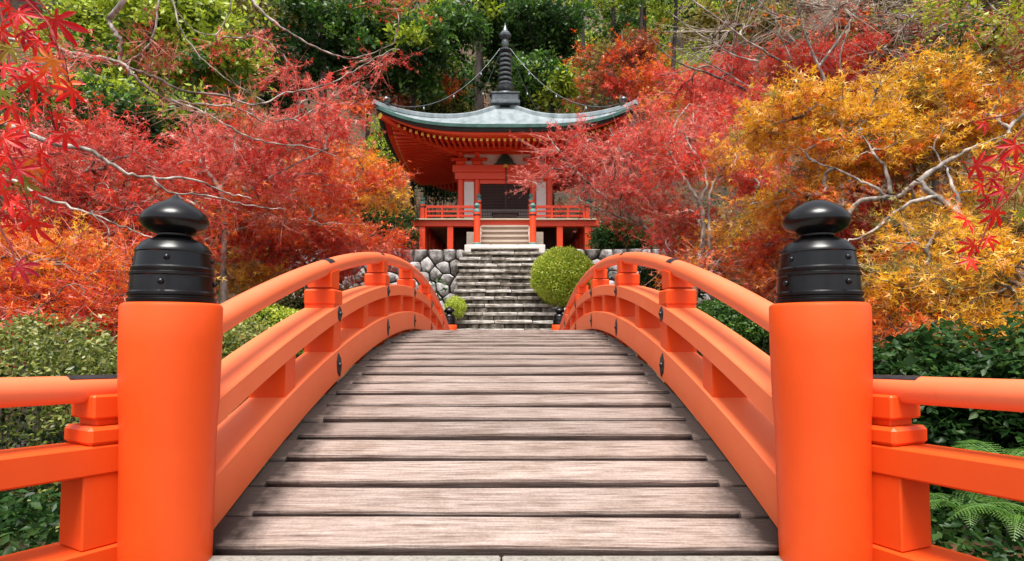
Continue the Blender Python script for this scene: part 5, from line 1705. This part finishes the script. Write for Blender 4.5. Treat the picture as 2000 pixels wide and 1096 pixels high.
def spray(label, trunk_pts, twig_lists, leaves, seed, d0):
    g = np.random.default_rng(seed); rr = random.Random(seed)
    b0 = np.array(trunk_pts[0], float)
    root = thing('maple_tree', label, 'maple tree', tuple(b0))
    W = catmull(trunk_pts, 6)
    V, F = tubes([W], [np.linspace(.038, .004, len(W))], 8)
    link('trunk', mesh_np('trunk', V - b0, F, M['bark'], True), root)
    ends = []
    for tl in twig_lists:
        W = catmull([P(*p) for p in tl], 7)
        V, F = tubes([W], [np.linspace(.0032, .0011, len(W))], 6)
        link('twig', mesh_np('twig', V - b0, F, M['twig_red'], True), root)
        ends.append(W)
    E_ = np.vstack(ends)
    for (px, py, s, k) in leaves:
        d = d0 + g.uniform(-.10, .12)
        c = P(px, py, d)
        size = S(s, d) * .72
        j = int(np.argmin(np.linalg.norm((E_ - c)[:, [0, 2]], axis=1)))
        att = E_[j]
        me = LM[k][rr.randrange(4)]
        # the blade hangs away from where its stalk joins the twig, face turned roughly to open air
        ang = rr.uniform(-70, 70) + 180
        o = link('leaf', me, root)
        o.scale = (size,) * 3
        tilt = R(90 + rr.uniform(-32, 32))
        o.rotation_euler = Matrix.Rotation(R(rr.uniform(-30, 30)), 4, 'Z').to_3x3().to_4x4().to_euler()
        m = Matrix.Rotation(R(rr.uniform(-35, 35)), 4, 'Z') @ Matrix.Rotation(tilt, 4, 'X') @ Matrix.Rotation(R(ang), 4, 'Z')
        o.rotation_euler = m.to_euler()
        o.location = tuple(c - b0)
        # own stalk to the twig
        pend = c + np.array(m.to_3x3() @ Vector((.02, -.6, .16))) * size
        dd = float(np.linalg.norm(att - pend))
        if dd < .22:
            V, F = tubes([[pend, (pend + att) / 2 + np.array((0, 0, .01)), att]], [[.0007, .0007, .0011]], 4)
            link('leaf_stalk', mesh_np('leaf_stalk', V - b0, F, M['twig_red'], True), root)
    return root
spray('near maple spray of large red and orange leaves hanging into the upper left corner',
      [(-2.3, .25, -.02), (-2.25, .35, .9), (-1.9, .6, 1.7), (-1.5, .85, 1.95), (-1.0, .98, 1.68)],
      [[(-160, -160, 1.0), (-20, -60, 1.0), (60, 10, .98), (100, 60, .97), (90, 120, .97)],
       [(-20, -60, 1.0), (10, 60, 1.0), (20, 130, .98), (60, 200, .97), (110, 260, .96)],
       [(10, 60, 1.0), (-6, 180, 1.0), (0, 270, .98), (40, 340, .97), (60, 420, .96)],
       [(-6, 180, 1.0), (-14, 300, 1.0), (-8, 420, .98), (20, 480, .97), (33, 520, .96)],
       [(100, 60, .97), (118, 110, .96), (135, 160, .96)]],
      [(108, 38, 86, 'r'), (30, 50, 76, 'o'), (75, 78, 58, 'r'), (20, 95, 62, 'g'), (103, 118, 72, 'o'), (65, 158, 64, 'r'), (120, 162, 62, 'o'), (142, 176, 60, 'r'), (70, 208, 60, 'r'), (113, 225, 46, 'r'),
       (48, 246, 52, 'r'), (128, 262, 50, 'r'), (8, 270, 62, 'r'), (80, 298, 68, 'r'), (52, 322, 66, 'o'), (12, 305, 62, 'r'), (46, 352, 64, 'g'), (22, 392, 62, 'r'), (64, 430, 84, 'r'), (4, 178, 50, 'y'),
       (34, 520, 58, 'd'), (18, 14, 60, 'r'), (62, 4, 50, 'd'), (8, 130, 52, 'r'), (4, 345, 50, 'r'), (10, 420, 54, 'd'), (2, 60, 50, 'r'), (24, 232, 44, 'o'), (90, 340, 44, 'r'), (88, 188, 40, 'r'), (6, 455, 46, 'o'), (36, 26, 58, 'r'), (50, 62, 54, 'd'), (86, 140, 50, 'r'), (22, 205, 56, 'r'), (98, 270, 44, 'r'), (30, 275, 54, 'd'), (34, 330, 56, 'r'), (8, 372, 56, 'r'), (70, 372, 46, 'r'), (40, 410, 50, 'r'), (14, 160, 50, 'r'), (50, 128, 44, 'r'), (96, 88, 50, 'r'), (20, 440, 44, 'r')], 5, .97)
spray('near maple spray of crimson leaves hanging in at the right edge of the picture',
      [(2.3, .25, -.02), (2.25, .4, .9), (2.0, .75, 1.5), (1.5, 1.05, 1.65), (1.15, 1.14, 1.32)],
      [[(2120, 60, 1.15), (2060, 170, 1.15), (1990, 260, 1.14), (1935, 320, 1.14), (1895, 350, 1.13)],
       [(2060, 170, 1.15), (2020, 300, 1.14), (1975, 380, 1.14), (1940, 420, 1.13), (1905, 500, 1.12)],
       [(2060, 170, 1.15), (1980, 220, 1.15), (1925, 232, 1.14)]],
      [(1920, 240, 38, 'r'), (1905, 322, 60, 'r'), (1938, 350, 44, 'd'), (1984, 284, 56, 'r'), (1960, 318, 52, 'd'), (1986, 368, 48, 'g'), (1888, 430, 52, 'r'), (1944, 414, 58, 'r'), (1928, 466, 42, 'r'), (1902, 478, 46, 'r'),
       (1897, 508, 36, 'r'), (1994, 418, 40, 'y'), (1958, 372, 44, 'd'), (1915, 360, 40, 'r'), (1998, 330, 40, 'r'), (1930, 390, 38, 'd')], 6, 1.13)
